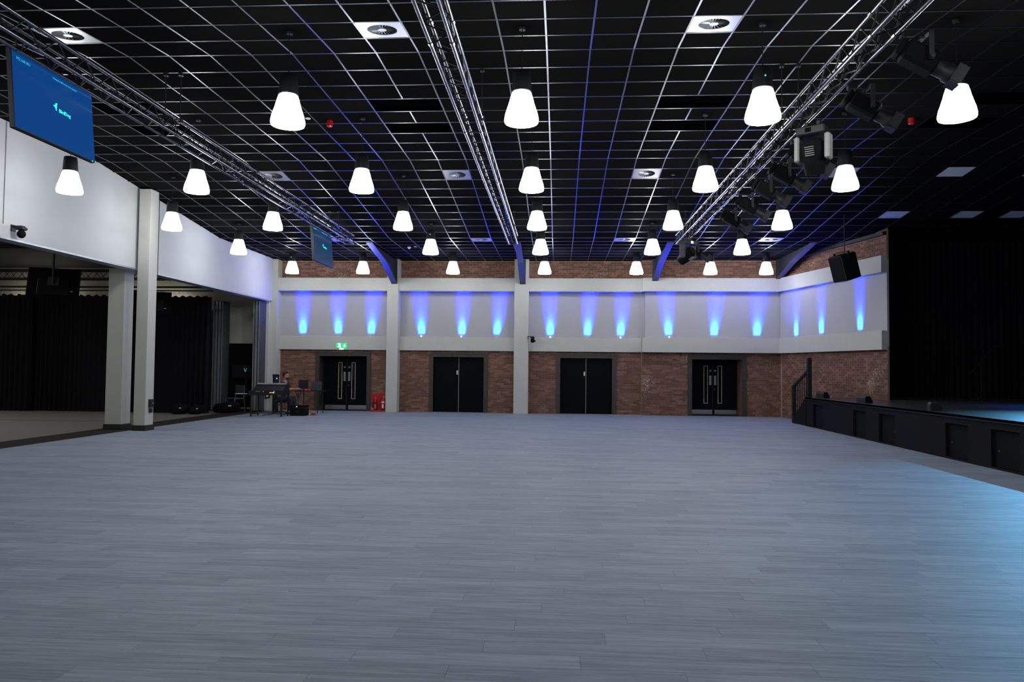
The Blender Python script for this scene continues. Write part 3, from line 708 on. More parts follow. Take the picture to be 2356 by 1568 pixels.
for y, xs in PX.items():
    for k, x in enumerate(xs):
        z = 4.655; zc_ = zceil(y)
        t = thing('pendant_lamp', f'glowing white bell pendant lamp with black can, {rown[y]}, {ordn[k]} from left', 'pendant lamp', (x, y, z), group='bell pendant lamps')
        put('glass_shade', g_me, t); put('diffuser', d_me, t); put('lamp_housing', c_me, t); put('collar', r_me, t)
        if y not in cab: cab[y] = MB().cyl((0, 0, .645), (0, 0, zc_ - z - .01), .006, n=6).mesh('cable', M_BLACK)
        put('cable', cab[y], t)
        if y not in cab.setdefault('c', {}): cab['c'][y] = MB().lathe([(.04, zc_ - z - .035), (.045, zc_ - z - .006)], 14).mesh('ceiling_rose', M_BLACK)
        put('ceiling_rose', cab['c'][y], t)
        if (y, k) in LEDS: put('indicator', led_me, t)

# ---------------------------------------------------------------- small ceiling devices
def detector(x, y, lab, kind):
    z = zceil(y)
    t = thing('smoke_detector' if kind == 'd' else 'sprinkler' if kind == 's' else 'alarm_beacon', lab, 'detector' if kind == 'd' else 'sprinkler' if kind == 's' else 'alarm', (x, y, z))
    if kind == 'd':
        MB().lathe([(.055, -.005), (.055, -.03)], 16).build('base', M_WHITEP, t); MB().lathe([(.045, -.03), (.04, -.055), (.022, -.07)], 16).build('sensor', M_WHITEP, t)
    elif kind == 's':
        MB().lathe([(.05, -.005), (.045, -.015), (.02, -.02)], 16).build('cover', M_WHITEP, t)
    else:
        MB().lathe([(.055, -.005), (.055, -.06)], 16).build('base', M_RED, t); MB().lathe([(.05, -.06), (.05, -.1), (.035, -.115)], 16).build('sounder', M_RED, t)
detector(-4.48, 12.94, 'white flat ceiling disc beside the nearest left pendant', 's')
detector(-4.13, 13.09, 'red alarm sounder on the ceiling left of the middle truss', 'a')
detector(5.27, 13.13, 'white flat ceiling disc right of the stage lights', 's')
detector(5.53, 13.25, 'white smoke detector right of the stage lights', 'd')
detector(6.1, 13.27, 'red alarm sounder on the ceiling over the stage side', 'a')
detector(-4.7, 23.2, 'white smoke detector near the back wall', 'd')
detector(-4.49, 23.12, 'white flat ceiling disc near the back wall', 's')

# ---------------------------------------------------------------- stage lights on the right truss
SPOT_X, SPOT_Z = .27, -.3        # lamp pivot measured from the lower right chord
def profile_spot():
    t = thing('stage_spotlight', 'x', 'spotlight', (0, 0, 0), group='profile spotlights on the right truss')
    d = Vector((.80, -.10, -.50)).normalized()          # beam direction
    Mr = Matrix.Translation((SPOT_X, 0, SPOT_Z)) @ d.to_track_quat('-Z', 'Y').to_matrix().to_4x4() @ Matrix.Scale(.98, 4)
    MB().bevbox(-.11, .11, -.11, .11, -.12, .25, .03).xf(Mr).build('body', M_BLACKM, t)
    MB().bevbox(-.095, .095, -.095, .095, .25, .32, .02).xf(Mr).build('end_cap', M_BLACKM, t)
    MB().lathe([(.085, -.12), (.085, -.22), (.1, -.24), (.1, -.3)], 18).xf(Mr).build('lens_tube', M_BLACK, t, smooth=True)
    MB().lathe([(.078, -.298), (.06, -.304)], 16).xf(Mr).build('lens', M_GLASSD, t)
    for s_ in (-1, 1):
        MB().box(s_ * .1, s_ * .1 + .004 * s_, -.09, .09, -.4, -.29).xf(Mr).build('barn_door', M_BLACK, t)
        MB().box(-.09, .09, s_ * .1, s_ * .1 + .004 * s_, -.4, -.29).xf(Mr).build('barn_door', M_BLACK, t)
        MB().box(SPOT_X - .025, SPOT_X + .025, s_ * .135 - .005, s_ * .135 + .005, SPOT_Z - .03, SPOT_Z + .26).build('yoke_arm', M_BLACK, t)
        MB().cyl((SPOT_X, s_ * .11, SPOT_Z), (SPOT_X, s_ * .165, SPOT_Z), .025, n=8).build('tilt_knob', M_BLACK, t)
    MB().box(SPOT_X - .025, SPOT_X + .025, -.14, .14, SPOT_Z + .25, SPOT_Z + .262).build('yoke', M_BLACK, t)
    MB().box(.026, .05, -.03, .03, -.06, .03).build('clamp', M_BLACK, t)
    MB().cyl((.04, 0, -.05), (SPOT_X, 0, SPOT_Z + .256), .014, n=6).build('bolt_arm', M_BLACK, t)
    return t
ps = profile_spot(); first = True
spots = [7.75, 9.15, 11.35, 12.35, 13.4, 14.65, 16.0, 20.2]
spl = ['nearest the camera', 'second from the camera', 'just past the near moving head', 'fourth from the camera', 'fifth from the camera', 'sixth from the camera', 'seventh from the camera', 'at the far end of the truss']
for y, lab in zip(spots, spl):
    L_ = f'black profile spotlight clamped to the right truss, {lab}'
    if first: ps.location = (3.433, y, 5.015); ps['label'] = L_; first = False
    else: copy_thing(ps, L_, (3.433, y, 5.015))
def moving_head(loc, rz, tilt, label, plate, lit):
    t = thing('moving_head_light', label, 'moving light', loc, rz, 'moving head lights')
    MB().bevbox(-.19, .19, -.16, .16, -.12, .0, .015).build('base_box', M_BLACK, t)
    MB().box(-.06, .02, -.165, -.159, -.09, -.03).build('display', M_UPGLOW if lit else M_GLASSD, t)
    MB().box(-.1, -.06, -.05, .05, 0, .08).box(.06, .1, -.05, .05, 0, .08).build('clamp', M_BLACK, t)
    for s_ in (-1, 1): MB().bevbox(s_ * .2 - .035, s_ * .2 + .035, -.09, .09, -.46, -.1, .02).build('yoke_arm', plate, t)
    Mt = Matrix.Translation((0, 0, -.36)) @ Matrix.Rotation(tilt, 4, 'X')
    h = MB().lathe([(.1, .2), (.14, .16), (.155, .05), (.15, -.12), (.13, -.24), (.125, -.27)], 20).xf(Mt).build('head', M_BLACKM, t, smooth=True)
    MB().lathe([(.11, -.268), (.09, -.28), (.03, -.286)], 18).xf(Mt).build('lens', M_LEDB if lit else M_GLASSD, h)
    fn = MB()
    for k in range(5): fn.box(-.06, .06, -.165, -.15, .0 + k * .028, .01 + k * .028)
    fn.xf(Mt).build('vent_grille', M_LIGHTP, h)
moving_head((3.47, 10.4, 4.89), R(-35), R(20), 'moving head light with pale side plates on the right truss near the camera', M_LIGHTP, False)
moving_head((3.315, 19.45, 4.89), R(40), R(60), 'moving head light with a lit lens at the far end of the right truss', M_PANELG, True)
cb = MB()
for k in range(24):
    a = 2 + k * .52; cb.tube([(.03, a, .03), (.05, a + .26, -.02 * (k % 3)), (.03, a + .52, .03)], .012)
cb.build('cable_run', M_RUBBER, trr)
# ---------------------------------------------------------------- hung loudspeakers
def hung_speaker(loc, rot, size, label, ztop):
    t = thing('hanging_speaker', label, 'speaker', loc, group='loudspeakers hung by the stage'); w_, d_, h_ = size
    Mt = Matrix.Rotation(rot[2], 4, 'Z') @ Matrix.Rotation(rot[0], 4, 'X')
    MB().bevbox(-w_ / 2, w_ / 2, -d_ / 2, d_ / 2, -h_ / 2, h_ / 2, .02).xf(Mt).build('cabinet', M_BLACK, t)
    MB().box(-w_ / 2 + .03, w_ / 2 - .03, -d_ / 2 - .008, -d_ / 2 + .002, -h_ / 2 + .03, h_ / 2 - .03).xf(Mt).build('grille', M_BLACKM, t)
    MB().box(-w_ / 2 - .02, w_ / 2 + .02, -.03, .03, h_ / 2 + .05, h_ / 2 + .07).box(-w_ / 2 - .02, -w_ / 2, -.03, .03, h_ / 2 - .12, h_ / 2 + .07).box(w_ / 2, w_ / 2 + .02, -.03, .03, h_ / 2 - .12, h_ / 2 + .07).xf(Mt).build('bracket', M_BLACK, t)
    MB().cyl((0, 0, h_ / 2 + .04), (0, 0, ztop - loc[2]), .012, n=6).build('rod', M_BLACK, t)
hung_speaker((7.27, 19.5, 4.22), (R(17), 0, R(-66)), (.45, .52, .66), 'black loudspeaker hung in front of the splayed brick wall', zceil(19.5))
hung_speaker((8.2, 11.6, 4.85), (R(20), 0, R(-60)), (.7, .5, .5), 'dark loudspeaker hung over the stage at the right picture edge', zceil(11.6))

# ---------------------------------------------------------------- stage
SXF, SZ, SY1 = 7.1, .82, 22.0
st = thing('stage', 'black raised stage along the right side of the hall', 'stage', (SXF, 0, 0))
MB().box(-.03, 9.2, -3, SY1, SZ - .04, SZ).build('deck', M_STAGE, st)
MB().box(-.03, -.018, -3, SY1, SZ - .06, SZ).build('nosing', M_BLACK, st)
H_ = [(7.8, 8.5), (9.3, 10.05), (12.04, 12.8), (13.5, 14.25), (16.33, 17.1), (17.8, 18.55), (20.6, 21.4)]
cur = -3.0
for a, b in H_ + [(SY1, SY1)]:
    MB().box(0, .05, cur, a, 0, SZ - .04).build('fascia_panel', M_FASCIA, st)
    if b > a:
        MB().box(0, .05, a, b, .645, SZ - .04).build('fascia_rail', M_FASCIA, st); MB().box(0, .05, a, b, 0, .035).build('fascia_rail', M_FASCIA, st)
        hd_ = MB().box(.06, .09, a + .005, b - .005, .04, .64).build('hatch', M_BLACKM, st)
        MB().lathe([(.014, 0), (.01, .012)], 10).xf(Matrix.Translation((.06, b - .12 if a < 15 else a + .12, .3)) @ Matrix.Rotation(R(-90), 4, 'Y')).build('hatch_knob', M_STEEL, hd_)
    cur = b
MB().box(.0, 1.3, SY1 - .03, SY1, 0, SZ - .04).build('end_panel', M_FASCIA, st)
# steps with balustrade
sp = thing('stage_steps', 'black stage steps with a slatted balustrade', 'steps', (SXF, SY1, 0))
for k in range(4):
    h = SZ * (4 - k) / 5; y0 = .02 + k * .3
    MB().box(.06, 1.05, y0, y0 + .3, 0, h).build('step', M_FASCIA, sp)
MB().prism([(.0, 0), (1.25, 0), (1.25, .12), (0, SZ + .02)], 'x', 0, .05).build('stringer', M_FASCIA, sp)
MB().bevbox(-.01, .09, 1.16, 1.28, 0, 1.14, .006).build('newel_post', M_BLACK, sp)
MB().bevbox(-.01, .1, -.22, -.1, SZ, 1.95, .006).build('newel_post', M_BLACK, sp)
MB().prism([(1.2, 1.14), (-.12, 1.62), (-.12, 1.54), (1.2, 1.06)], 'x', 0, .06).build('handrail', M_BLACK, sp)
bl = MB()
for k in range(7):
    y = .02 + k * .165; z0 = SZ + .02 - y * (SZ - .1) / 1.25; z1 = 1.09 + (1.2 - y) * .365
    MB().box(.022, .038, y, y + .03, z0 - .05, z1).build('baluster', M_BLACK, sp)
# stage wedges
def wedge(x, y, rz, label):
    t = thing('stage_monitor', label, 'stage monitor', (x, y, SZ), rz, 'wedge monitors on the stage')
    K_ = Matrix.Scale(.54, 4)
    MB().prism([(-.2, 0), (.2, 0), (.2, .1), (.06, .3), (-.16, .3), (-.2, .22)], 'y', -.26, .26).xf(K_).build('cabinet', M_BLACK, t)
    a = Vector((.2, 0, .1)); b = Vector((.06, 0, .3)); n_ = Vector((.2, 0, .14)).normalized() * .008
    MB().add([(a.x + n_.x * q, s_, a.z + n_.z * q) if e == 0 else (b.x + n_.x * q, s_, b.z + n_.z * q) for q in (0, 1) for e in (0, 1) for s_ in (-.24, .24)],
             [(0, 1, 3, 2), (4, 6, 7, 5), (0, 4, 5, 1), (2, 3, 7, 6), (0, 2, 6, 4), (1, 5, 7, 3)]).xf(K_).build('grille', M_BLACKM, t)
    MB().box(-.204, -.198, -.06, .06, .08, .14).xf(K_).build('handle', M_RUBBER, t)
wedge(7.42, 21.55, R(25), 'black wedge monitor at the far end of the stage beside the balustrade')
wedge(7.35, 18.5, R(20), 'black wedge monitor in the middle of the stage edge')
wedge(7.33, 15.1, R(-15), 'black wedge monitor on the stage edge nearest the lit floor')
drape('drape', 8.9, 16.3, 22.1, SZ + .01, 5.3, 'black backdrop drape behind the stage', seed=5)
drape('drape', -2.5, 22.0, 15.9, SZ + .01, 5.3, 'black side drape at the rear of the stage', seed=6, axis='y', wl=.3)
ms = thing('microphone_stand', 'black boom microphone stand in the dark at the back of the stage', 'microphone stand', (11.3, 20.8, SZ))
MB().cyl((0, 0, 0), (0, 0, 1.0), .012).build('pole', M_BLACK, ms); MB().cyl((-.25, 0, .75), (.35, 0, 1.45), .01).build('boom', M_BLACK, ms)
MB().cyl((.35, 0, 1.45), (.5, 0, 1.45), .022).build('microphone', M_BLACK, ms)
for k in range(3):
    a = k * 2.1; MB().cyl((0, 0, .06), (.28 * math.cos(a), .28 * math.sin(a), .012), .011).build('leg', M_BLACK, ms)
# cyan stage wash from a lamp rigged above the stage
sw = thing('stage_wash_light', 'black stage wash lamp above the stage throwing cyan light', 'stage light', (12.0, 19.0, 5.0))
aim = (Vector((8.0, 12.0, .82)) - Vector((12.0, 19.0, 5.0))).normalized(); qr = aim.to_track_quat('-Z', 'Y').to_matrix().to_4x4()
MB().lathe([(.14, .0), (.14, .3), (.09, .4)], 18, caps=False).xf(qr).build('can', M_BLACK, sw)
MB().cyl((0, 0, .1), (0, 0, zceil(19.0) - 5.0), .012, n=6).build('rod', M_BLACK, sw)
l = bpy.data.lights.new('lamp', 'SPOT'); l.energy = 2600; l.color = (.14, .56, 1.); l.spot_size = R(42); l.spot_blend = 1.; l.shadow_soft_size = .06
o = bpy.data.objects.new('lamp', l); COL.objects.link(o); o.parent = sw; o.rotation_euler = qr.to_euler(); o.location = aim * .02

sb = thing('stage_wash_light', 'black stage wash lamp at the back of the stage throwing deep blue light', 'stage light', (13.2, 17.0, 5.0))
aim = Vector((-.22, -.12, -.95)).normalized(); qr = aim.to_track_quat('-Z', 'Y').to_matrix().to_4x4()
MB().lathe([(.14, .0), (.14, .3), (.09, .4)], 18, caps=False).xf(qr).build('can', M_BLACK, sb)
MB().cyl((0, 0, .1), (0, 0, zceil(17.0) - 5.0), .012, n=6).build('rod', M_BLACK, sb)
l = bpy.data.lights.new('lamp', 'SPOT'); l.energy = 3500; l.color = (.01, .16, 1.); l.spot_size = R(75); l.spot_blend = 1.; l.shadow_soft_size = .06
o = bpy.data.objects.new('lamp', l); COL.objects.link(o); o.parent = sb; o.rotation_euler = qr.to_euler(); o.location = aim * .02
# ---------------------------------------------------------------- signs, extinguishers, cameras
ex = thing('exit_sign', 'lit green emergency exit sign on the ledge above the first door', 'exit sign', (-7.67, YLG - .03, 2.17))
MB().bevbox(-.2, .2, 0, .03, .06, .235, .005).build('housing', M_WHITEP, ex)
MB().box(-.195, .195, -.004, .001, .065, .23).build('face', M_EXITG, ex)
px_ = MB().prism([(-.13, .085), (-.13, .215), (-.03, .215), (-.03, .085)], 'y', -.007, -.003); px_.build('door_symbol', M_EXITW, ex)
man = [(-.16, .1), (-.15, .13), (-.125, .15), (-.14, .185), (-.11, .19), (-.09, .16), (-.07, .16), (-.095, .14), (-.1, .12), (-.08, .09), (-.095, .085), (-.12, .115), (-.14, .1)]
MB().prism(man, 'y', -.009, -.006).build('running_man', M_EXITG, ex)
MB().prism([(.06, .14), (.1, .14), (.1, .2), (.12, .2), (.12, .14), (.16, .14), (.11, .085)], 'y', -.007, -.003).build('arrow', M_EXITW, ex)
MB().bevbox(-.07, .07, -.03, .03, .0, .04, .008).build('downlight', M_EXITW, ex)
MB().box(.12, .19, -.006, .0, .01, .05).build('small_sign', M_EXITG, ex)

bd = thing('extinguisher_board', 'red fire point board standing against the brick by the column', 'fire point', (-6.3, YB - .01, 0))
MB().bevbox(-.29, .29, -.02, 0, .02, .63, .004).build('back_board', M_RED, bd)
MB().bevbox(-.29, .29, -.24, 0, 0, .05, .01).build('foot_tray', M_RED, bd)
nt_ = MB().box(-.285, -.175, -.026, -.019, .07, .14).build('notice', M_CREAM, bd)
for q in range(2): MB().box(-.27, -.19, -.029, -.025, .085 + q * .022, .095 + q * .022).build('printed_line', M_RED, nt_)
def extinguisher(x, r, h, label, hose):
    t = thing('fire_extinguisher', label, 'fire extinguisher', (x, YB - .14, .05), group='fire extinguishers on the red board')
    MB().lathe([(r * .95, 0), (r, .01), (r, h * .78), (r * .8, h * .88), (r * .35, h * .95), (r * .3, h)], 18).build('cylinder', M_RED, t, smooth=True)
    MB().lathe([(r * .98, .0), (r * 1.03, .015), (r * 1.02, .03)], 18).build('foot_ring', M_RUBBER, t)
    MB().box(-r * .25, r * .25, -.02, .02, h, h + .03).box(-r * .2, r * .9, -.01, .01, h + .03, h + .045).box(-r * .2, r * .8, -.01, .01, h + .06, h + .07).build('valve_handle', M_STEEL, t)
    if hose == 'horn':
        MB().tube([(0, 0, h + .02), (-r * 1.1, -.01, h), (-r * 1.4, -.02, h * .75)], .011).build('hose', M_RUBBER, t)
        MB().cyl((-r * 1.4, -.02, h * .75), (-r * 1.5, -.02, h * .2), .014, .034, n=10).build('horn', M_RUBBER, t)
    else:
        MB().tube([(0, 0, h + .02), (-r * .9, -.01, h + .03), (-r * 1.5, -.02, h * .85), (-r * 1.6, -.02, h * .4), (-r * 1.15, -.03, h * .12)], .011).build('hose', M_RUBBER, t)
    lb = []
    for k in range(9):
        a = R(-90 + (k - 4) * 13); lb.append((a,))
    vs = []; fs = []
    for z_ in (h * .6, h * .74):
        for (a,) in lb: vs.append((r * 1.01 * math.cos(a), r * 1.01 * math.sin(a), z_))
    fs = [(k, k + 1, k + 10, k + 9) for k in range(8)]
    MB().add(vs, fs).build('label_band', M_CREAM if hose != 'horn' else M_BLACK, t)
    vs = [(v[0] * 1.005, v[1] * 1.005, h * .18 if k < 9 else h * .5) for k, v in enumerate(vs)]
    MB().add(vs[2:7] + vs[11:16], [(k, k + 1, k + 6, k + 5) for k in range(4)]).build('print_panel', M_WHITEP if hose != 'horn' else M_GREYP, t)
extinguisher(-6.42, .05, .38, 'slim red fire extinguisher with a black horn on the board', 'horn')
extinguisher(-6.14, .075, .42, 'wide red fire extinguisher with a cream label band on the board', 'hose')
def ptz(loc, rz, label, wall_dir):
    t = thing('video_camera', label, 'camera', loc, rz, 'remote video cameras')
    MB().box(-.14, .06, -.05, .05, .1, .12).build('bracket', M_BLACK, t); MB().box(-.15, -.13, -.06, .06, .02, .14).build('wall_plate', M_BLACK, t)
    MB().bevbox(-.06, .09, -.08, .08, .04, .1, .015).build('base', M_BLACK, t)
    MB().ball((.02, 0, -.03), .075, .075, .08).build('head', M_BLACKM, t, smooth=True)
    MB().cyl((.07, -.04, -.04), (.1, -.07, -.05), .035, n=12).build('lens', M_GLASSD, t)
ptz((-.9, 25.83, 2.56), 0, 'black remote camera on the side of the centre column', 0)
ptz((XL + .15, 13.2, 3.98), 0, 'black remote camera on the white header wall at the left edge', 0)
t = MB().cyl((XL + .008, 12.95, 4.1), (XL + .008, 12.95, 5.97), .008).build('conduit', M_GREYP); tag(t, 'thin vertical cable on the white header wall above the camera', 'cable')
t = MB().cyl((-9.727, 17.57, 3.75), (-9.727, 17.57, 5.7), .008).build('conduit', M_BLACK); tag(t, 'thin vertical cable on the tall column', 'cable')

# ---------------------------------------------------------------- mixing position
dk = thing('mixing_desk_stand', 'black metal frame stand carrying the mixing console', 'stand', (-8.98, 22.95, 0))
for sx in (-1, 1):
    for sy in (-1, 1): MB().box(sx * .48 - .018, sx * .48 + .018, sy * .28 - .018, sy * .28 + .018, 0, .66).build('leg', M_BLACK, dk)
MB().box(-.98, .52, -.3, .3, .66, .69).build('top', M_BLACK, dk)
for sy in (-1, 1): MB().box(-.48, .48, sy * .28 - .012, sy * .28 + .012, .1, .125).build('stretcher', M_BLACK, dk)
for sx in (-1, 1): MB().box(sx * .48 - .012, sx * .48 + .012, -.28, .28, .06, .085).build('stretcher', M_BLACK, dk)
cs = thing('mixing_console', 'black digital mixing console with a grey meter bridge and lit buttons', 'mixing console', (-8.95, 22.95, .69))
MB().prism([(-.3, 0), (.3, 0), (.3, .1), (.1, .3), (-.02, .3), (-.3, .12)], 'x', -.45, .5).build('body', M_BLACK, cs)
MB().bevbox(-.43, .48, -.06, .12, .285, .34, .02).build('meter_bridge', M_GREYP, cs)
MB().box(-.68, -.45, -.12, .2, .0, .1).build('side_wing', M_BLACK, cs)
for k, (x, z, m_) in enumerate(((-.12, .085, M_LEDR), (.22, .085, M_LEDB), (.1, .05, M_LEDY), (.16, .05, M_LEDY), (.21, .05, M_LEDY))):
    MB().ball((x, -.305, z), .014, n=8, m=5).build('button', m_, cs)
MB().box(-.36, -.22, -.306, -.3, .08, .095).build('display_strip', M_GREYP, cs)
pp = thing('paper_sheets', 'loose white paper sheets at the left end of the mixing stand', 'papers', (-9.8, 22.85, .692))
MB().box(-.22, .12, -.12, .1, 0, .004).xf(Matrix.Rotation(R(14), 4, 'Z')).build('sheet', M_PAPER, pp)
MB().box(-.2, .1, -.1, .1, .004, .008).xf(Matrix.Rotation(R(-6), 4, 'Z')).build('sheet', M_PAPER, pp)
fc = thing('equipment_case', 'black equipment case on the floor right of the mixing stand', 'case', (-8.2, 23.45, 0))
MB().bevbox(-.24, .24, -.2, .2, .0, .33, .012).build('body', M_BLACKM, fc); MB().bevbox(-.245, .245, -.205, .205, .24, .26, .004).build('lid_edge', M_BLACK, fc)
MB().ball((-.02, -.205, .29), .014, n=8, m=5).build('power_light', M_UPWHITE, fc); MB().box(-.06, .06, -.22, -.2, .12, .16).build('handle', M_BLACK, fc)
tb = thing('folding_table', 'black folding table with laptops beside the operator', 'table', (-8.2, 24.6, 0))
MB().bevbox(-.5, .42, -.32, .32, .735, .76, .005).build('table_top', M_BLACK, tb)
for sx in (-.36, .3):
    for sy in (-1, 1): MB().cyl((sx, sy * .26, .735), (sx, sy * .28, 0), .015, n=8).build('leg', M_BLACK, tb)
    MB().cyl((sx - .1, -.26, .73), (sx, -.27, .5), .01, n=6).cyl((sx + .1, -.26, .73), (sx, -.27, .5), .01, n=6).build('brace', M_BLACK, tb)
def laptop(x, y, rz, label, m_):
    t = thing('laptop', label, 'laptop', (x, y, .76), rz, 'laptops on the folding table')
    MB().bevbox(-.17, .17, -.12, .12, 0, .018, .004).build('base', M_BLACK, t)
    lid = MB().bevbox(-.17, .17, 0, .012, 0, .3, .004).xf(Matrix.Translation((0, -.125, .012)) @ Matrix.Rotation(R(14), 4, 'X')).build('lid', M_PANELG, t)
    MB().box(-.155, .155, .012, .014, .015, .285).xf(Matrix.Translation((0, -.125, .012)) @ Matrix.Rotation(R(14), 4, 'X')).build('display', m_, lid)
laptop(-8.05, 24.62, R(20), 'dark laptop facing away on the right of the folding table', M_GLASSD)
mn = thing('computer_monitor', 'black monitor on the folding table in front of the operator', 'monitor', (-8.42, 24.42, .76), R(62))
MB().bevbox(-.2, .2, -.02, .02, .06, .36, .006).build('casing', M_BLACK, mn); MB().cyl((0, 0, 0), (0, 0, .08), .02).build('stand', M_BLACK, mn); MB().bevbox(-.1, .1, -.07, .07, 0, .012, .004).build('foot', M_BLACK, mn)
sk = thing('speaker_box', 'small pale speaker on the folding table behind the monitor', 'speaker', (-8.5, 24.72, .76)); MB().bevbox(-.07, .07, -.08, .08, 0, .36, .008).build('cabinet', M_ANNEXW, sk)
MB().lathe([(.05, 0), (.03, .006)], 14).xf(Matrix.Translation((0, -.08, .12)) @ Matrix.Rotation(R(90), 4, 'X')).build('cone', M_RUBBER, sk)
for (x, lab) in ((-8.3, 'left red gadget on the folding table edge'), (-8.17, 'right red gadget on the folding table edge')):
    t = thing('red_device', lab, 'device', (x, 24.32, .76)); MB().bevbox(-.035, .035, -.025, .025, 0, .05, .008).build('body', M_RED, t); MB().ball((0, -.026, .03), .01, n=8, m=5).build('light', M_LEDR, t)
bn = thing('cylinder_speaker', 'black cylinder shaped speaker behind the mixing console by the pilaster', 'speaker', (-9.62, 25.1, .0))
MB().lathe([(.1, .0), (.105, .02), (.1, .98), (.11, 1.24), (.112, 1.27), (.1, 1.28)], 18).build('body', M_BLACK, bn, smooth=True)
MB().lathe([(.118, 1.25), (.118, 1.275)], 18).build('rim', M_BLACKM, bn); MB().ball((.07, -.1, 1.14), .022, n=8, m=6).build('status_light', M_LEDB, bn)
cr_ = thing('cable_reel', 'orange cable reel on the floor beside the equipment case', 'cable reel', (-7.8, 23.6, 0))
MB().lathe([(.1, 0), (.11, .01), (.1, .03)], 18).build('flange', M_ORANGE, cr_); MB().lathe([(.07, .03), (.07, .06)], 16).build('drum', M_BLACK, cr_); MB().lathe([(.1, .06), (.1, .075)], 18).build('flange', M_ORANGE, cr_)
for n_, (pts, m_, lab) in enumerate((([(-8.38, 23.75, .012), (-8.2, 23.9, .012), (-8.05, 24.2, .012), (-7.95, 24.6, .012)], M_WHITEP, 'white cable lying on the floor under the folding table'), ([(-9.3, 23.2, .012), (-9.2, 23.7, .012), (-9.0, 24.0, .4), (-8.95, 23.3, .64)], M_RUBBER, 'black cable loop hanging behind the mixing stand'))):
    tag(MB().tube(pts, .011).build('floor_cable', m_), lab, 'cable')
so = thing('wall_socket', 'black round socket on the white wall behind the mixing stand', 'socket', (XL - .05, 25.74, .52)); MB().bevbox(-.09, .09, -.03, .01, -.09, .09, .01).build('box', M_BLACK, so); MB().lathe([(.045, 0), (.04, .012)], 14).xf(Matrix.Translation((.0, -.03, 0)) @ Matrix.Rotation(R(90), 4, 'X')).build('socket', M_WHITEP, so)

# ---------------------------------------------------------------- seated operator
def skin_mesh(name, m, nodes, edges, parent, sub=2):
    me = bpy.data.meshes.new(name); me.from_pydata([n_[0] for n_ in nodes], edges, []); me.materials.append(m)
    o = put(name, me, parent)
    md = o.modifiers.new('skin', 'SKIN'); md.use_smooth_shade = True
    sv = me.skin_vertices[0].data
    for k, n_ in enumerate(nodes):
        r_ = n_[1] if isinstance(n_[1], tuple) else (n_[1], n_[1]); sv[k].radius = r_; sv[k].use_root = (k == 0)
    sd = o.modifiers.new('sub', 'SUBSURF'); sd.levels = sub; sd.render_levels = sub
    return o
# local frame: person faces +x, origin on the floor below the hips
pe = thing('person', 'seated man in a black t-shirt and dark jeans working at the table', 'person', (-9.02, 24.05, 0), R(-8))
nodes = [((0, 0, .54), .12), ((.02, 0, .70), .125), ((.06, 0, .86), .13), ((.09, 0, .98), .115), ((.12, 0, 1.07), .06), ((.14, 0, 1.12), .056), ((.16, 0, 1.19), (.078, .088)), ((.17, 0, 1.27), (.08, .092)), ((.165, 0, 1.33), (.068, .076)),
         ((.09, -.19, .97), .062), ((.2, -.25, .76), .048), ((.46, -.16, .83), .036), ((.54, -.13, .825), .03),
         ((.09, .19, .97), .062), ((.2, .25, .76), .048), ((.46, .15, .83), .036), ((.54, .12, .825), .03),
         ((.02, -.1, .5), .09), ((.42, -.12, .52), .068), ((.4, -.13, .28), .052), ((.38, -.13, .09), .038), ((.5, -.14, .04), .032),
         ((.02, .1, .5), .09), ((.42, .12, .52), .068), ((.4, .13, .28), .052), ((.38, .13, .09), .038), ((.5, .14, .04), .032)]
ed = [(0, 1), (1, 2), (2, 3), (3, 4), (4, 5), (5, 6), (6, 7), (7, 8), (3, 9), (9, 10), (10, 11), (11, 12), (3, 13), (13, 14), (14, 15), (15, 16),
      (0, 17), (17, 18), (18, 19), (19, 20), (20, 21), (0, 22), (22, 23), (23, 24), (24, 25), (25, 26)]
for s_, base in ((-1, 12), (1, 16)):
    bx, by, bz = nodes[base][0]
    for q in range(4):
        nodes.append(((bx + .05, by + (q - 1.5) * .018, bz + .004), .0095)); i = len(nodes) - 1; ed.append((base, i))
        nodes.append(((bx + .085 + (.008 if q in (1, 2) else 0), by + (q - 1.5) * .02, bz - .012), .008)); ed.append((i, i + 1))
    nodes.append(((bx + .02, by - s_ * .035, bz - .004), .0095)); i = len(nodes) - 1; ed.append((base, i))
    nodes.append(((bx + .05, by - s_ * .045, bz - .014), .008)); ed.append((i, i + 1))
body = skin_mesh('body', M_SKIN, nodes, ed, pe)
skin_mesh('t_shirt', M_SHIRT, [((0, 0, .56), .15), ((.02, 0, .70), .155), ((.06, 0, .86), .16), ((.085, 0, .99), .14), ((.11, 0, 1.075), .085), ((.09, -.19, .975), .085), ((.17, -.24, .83), .07), ((.09, .19, .975), .085), ((.17, .24, .83), .07)],
          [(0, 1), (1, 2), (2, 3), (3, 4), (3, 5), (5, 6), (3, 7), (7, 8)], pe)
skin_mesh('jeans', M_JEANS, [((0, 0, .54), .135), ((0, 0, .6), .14), ((.03, -.1, .5), .105), ((.42, -.12, .52), .08), ((.4, -.13, .28), .068), ((.38, -.13, .1), .06), ((.03, .1, .5), .105), ((.42, .12, .52), .08), ((.4, .13, .28), .068), ((.38, .13, .1), .06)],
          [(0, 1), (0, 2), (2, 3), (3, 4), (4, 5), (0, 6), (6, 7), (7, 8), (8, 9)], pe)
hr = MB().ball((.135, 0, 1.295), .098, .1, .105, 16, 10)
hr.v = [(v[0], v[1], v[2]) if not (v[0] > .17 and v[2] < 1.330) else (.17, v[1] * .9, max(v[2], 1.320)) for v in hr.v]
hr.build('hair', M_HAIR, pe, smooth=True)
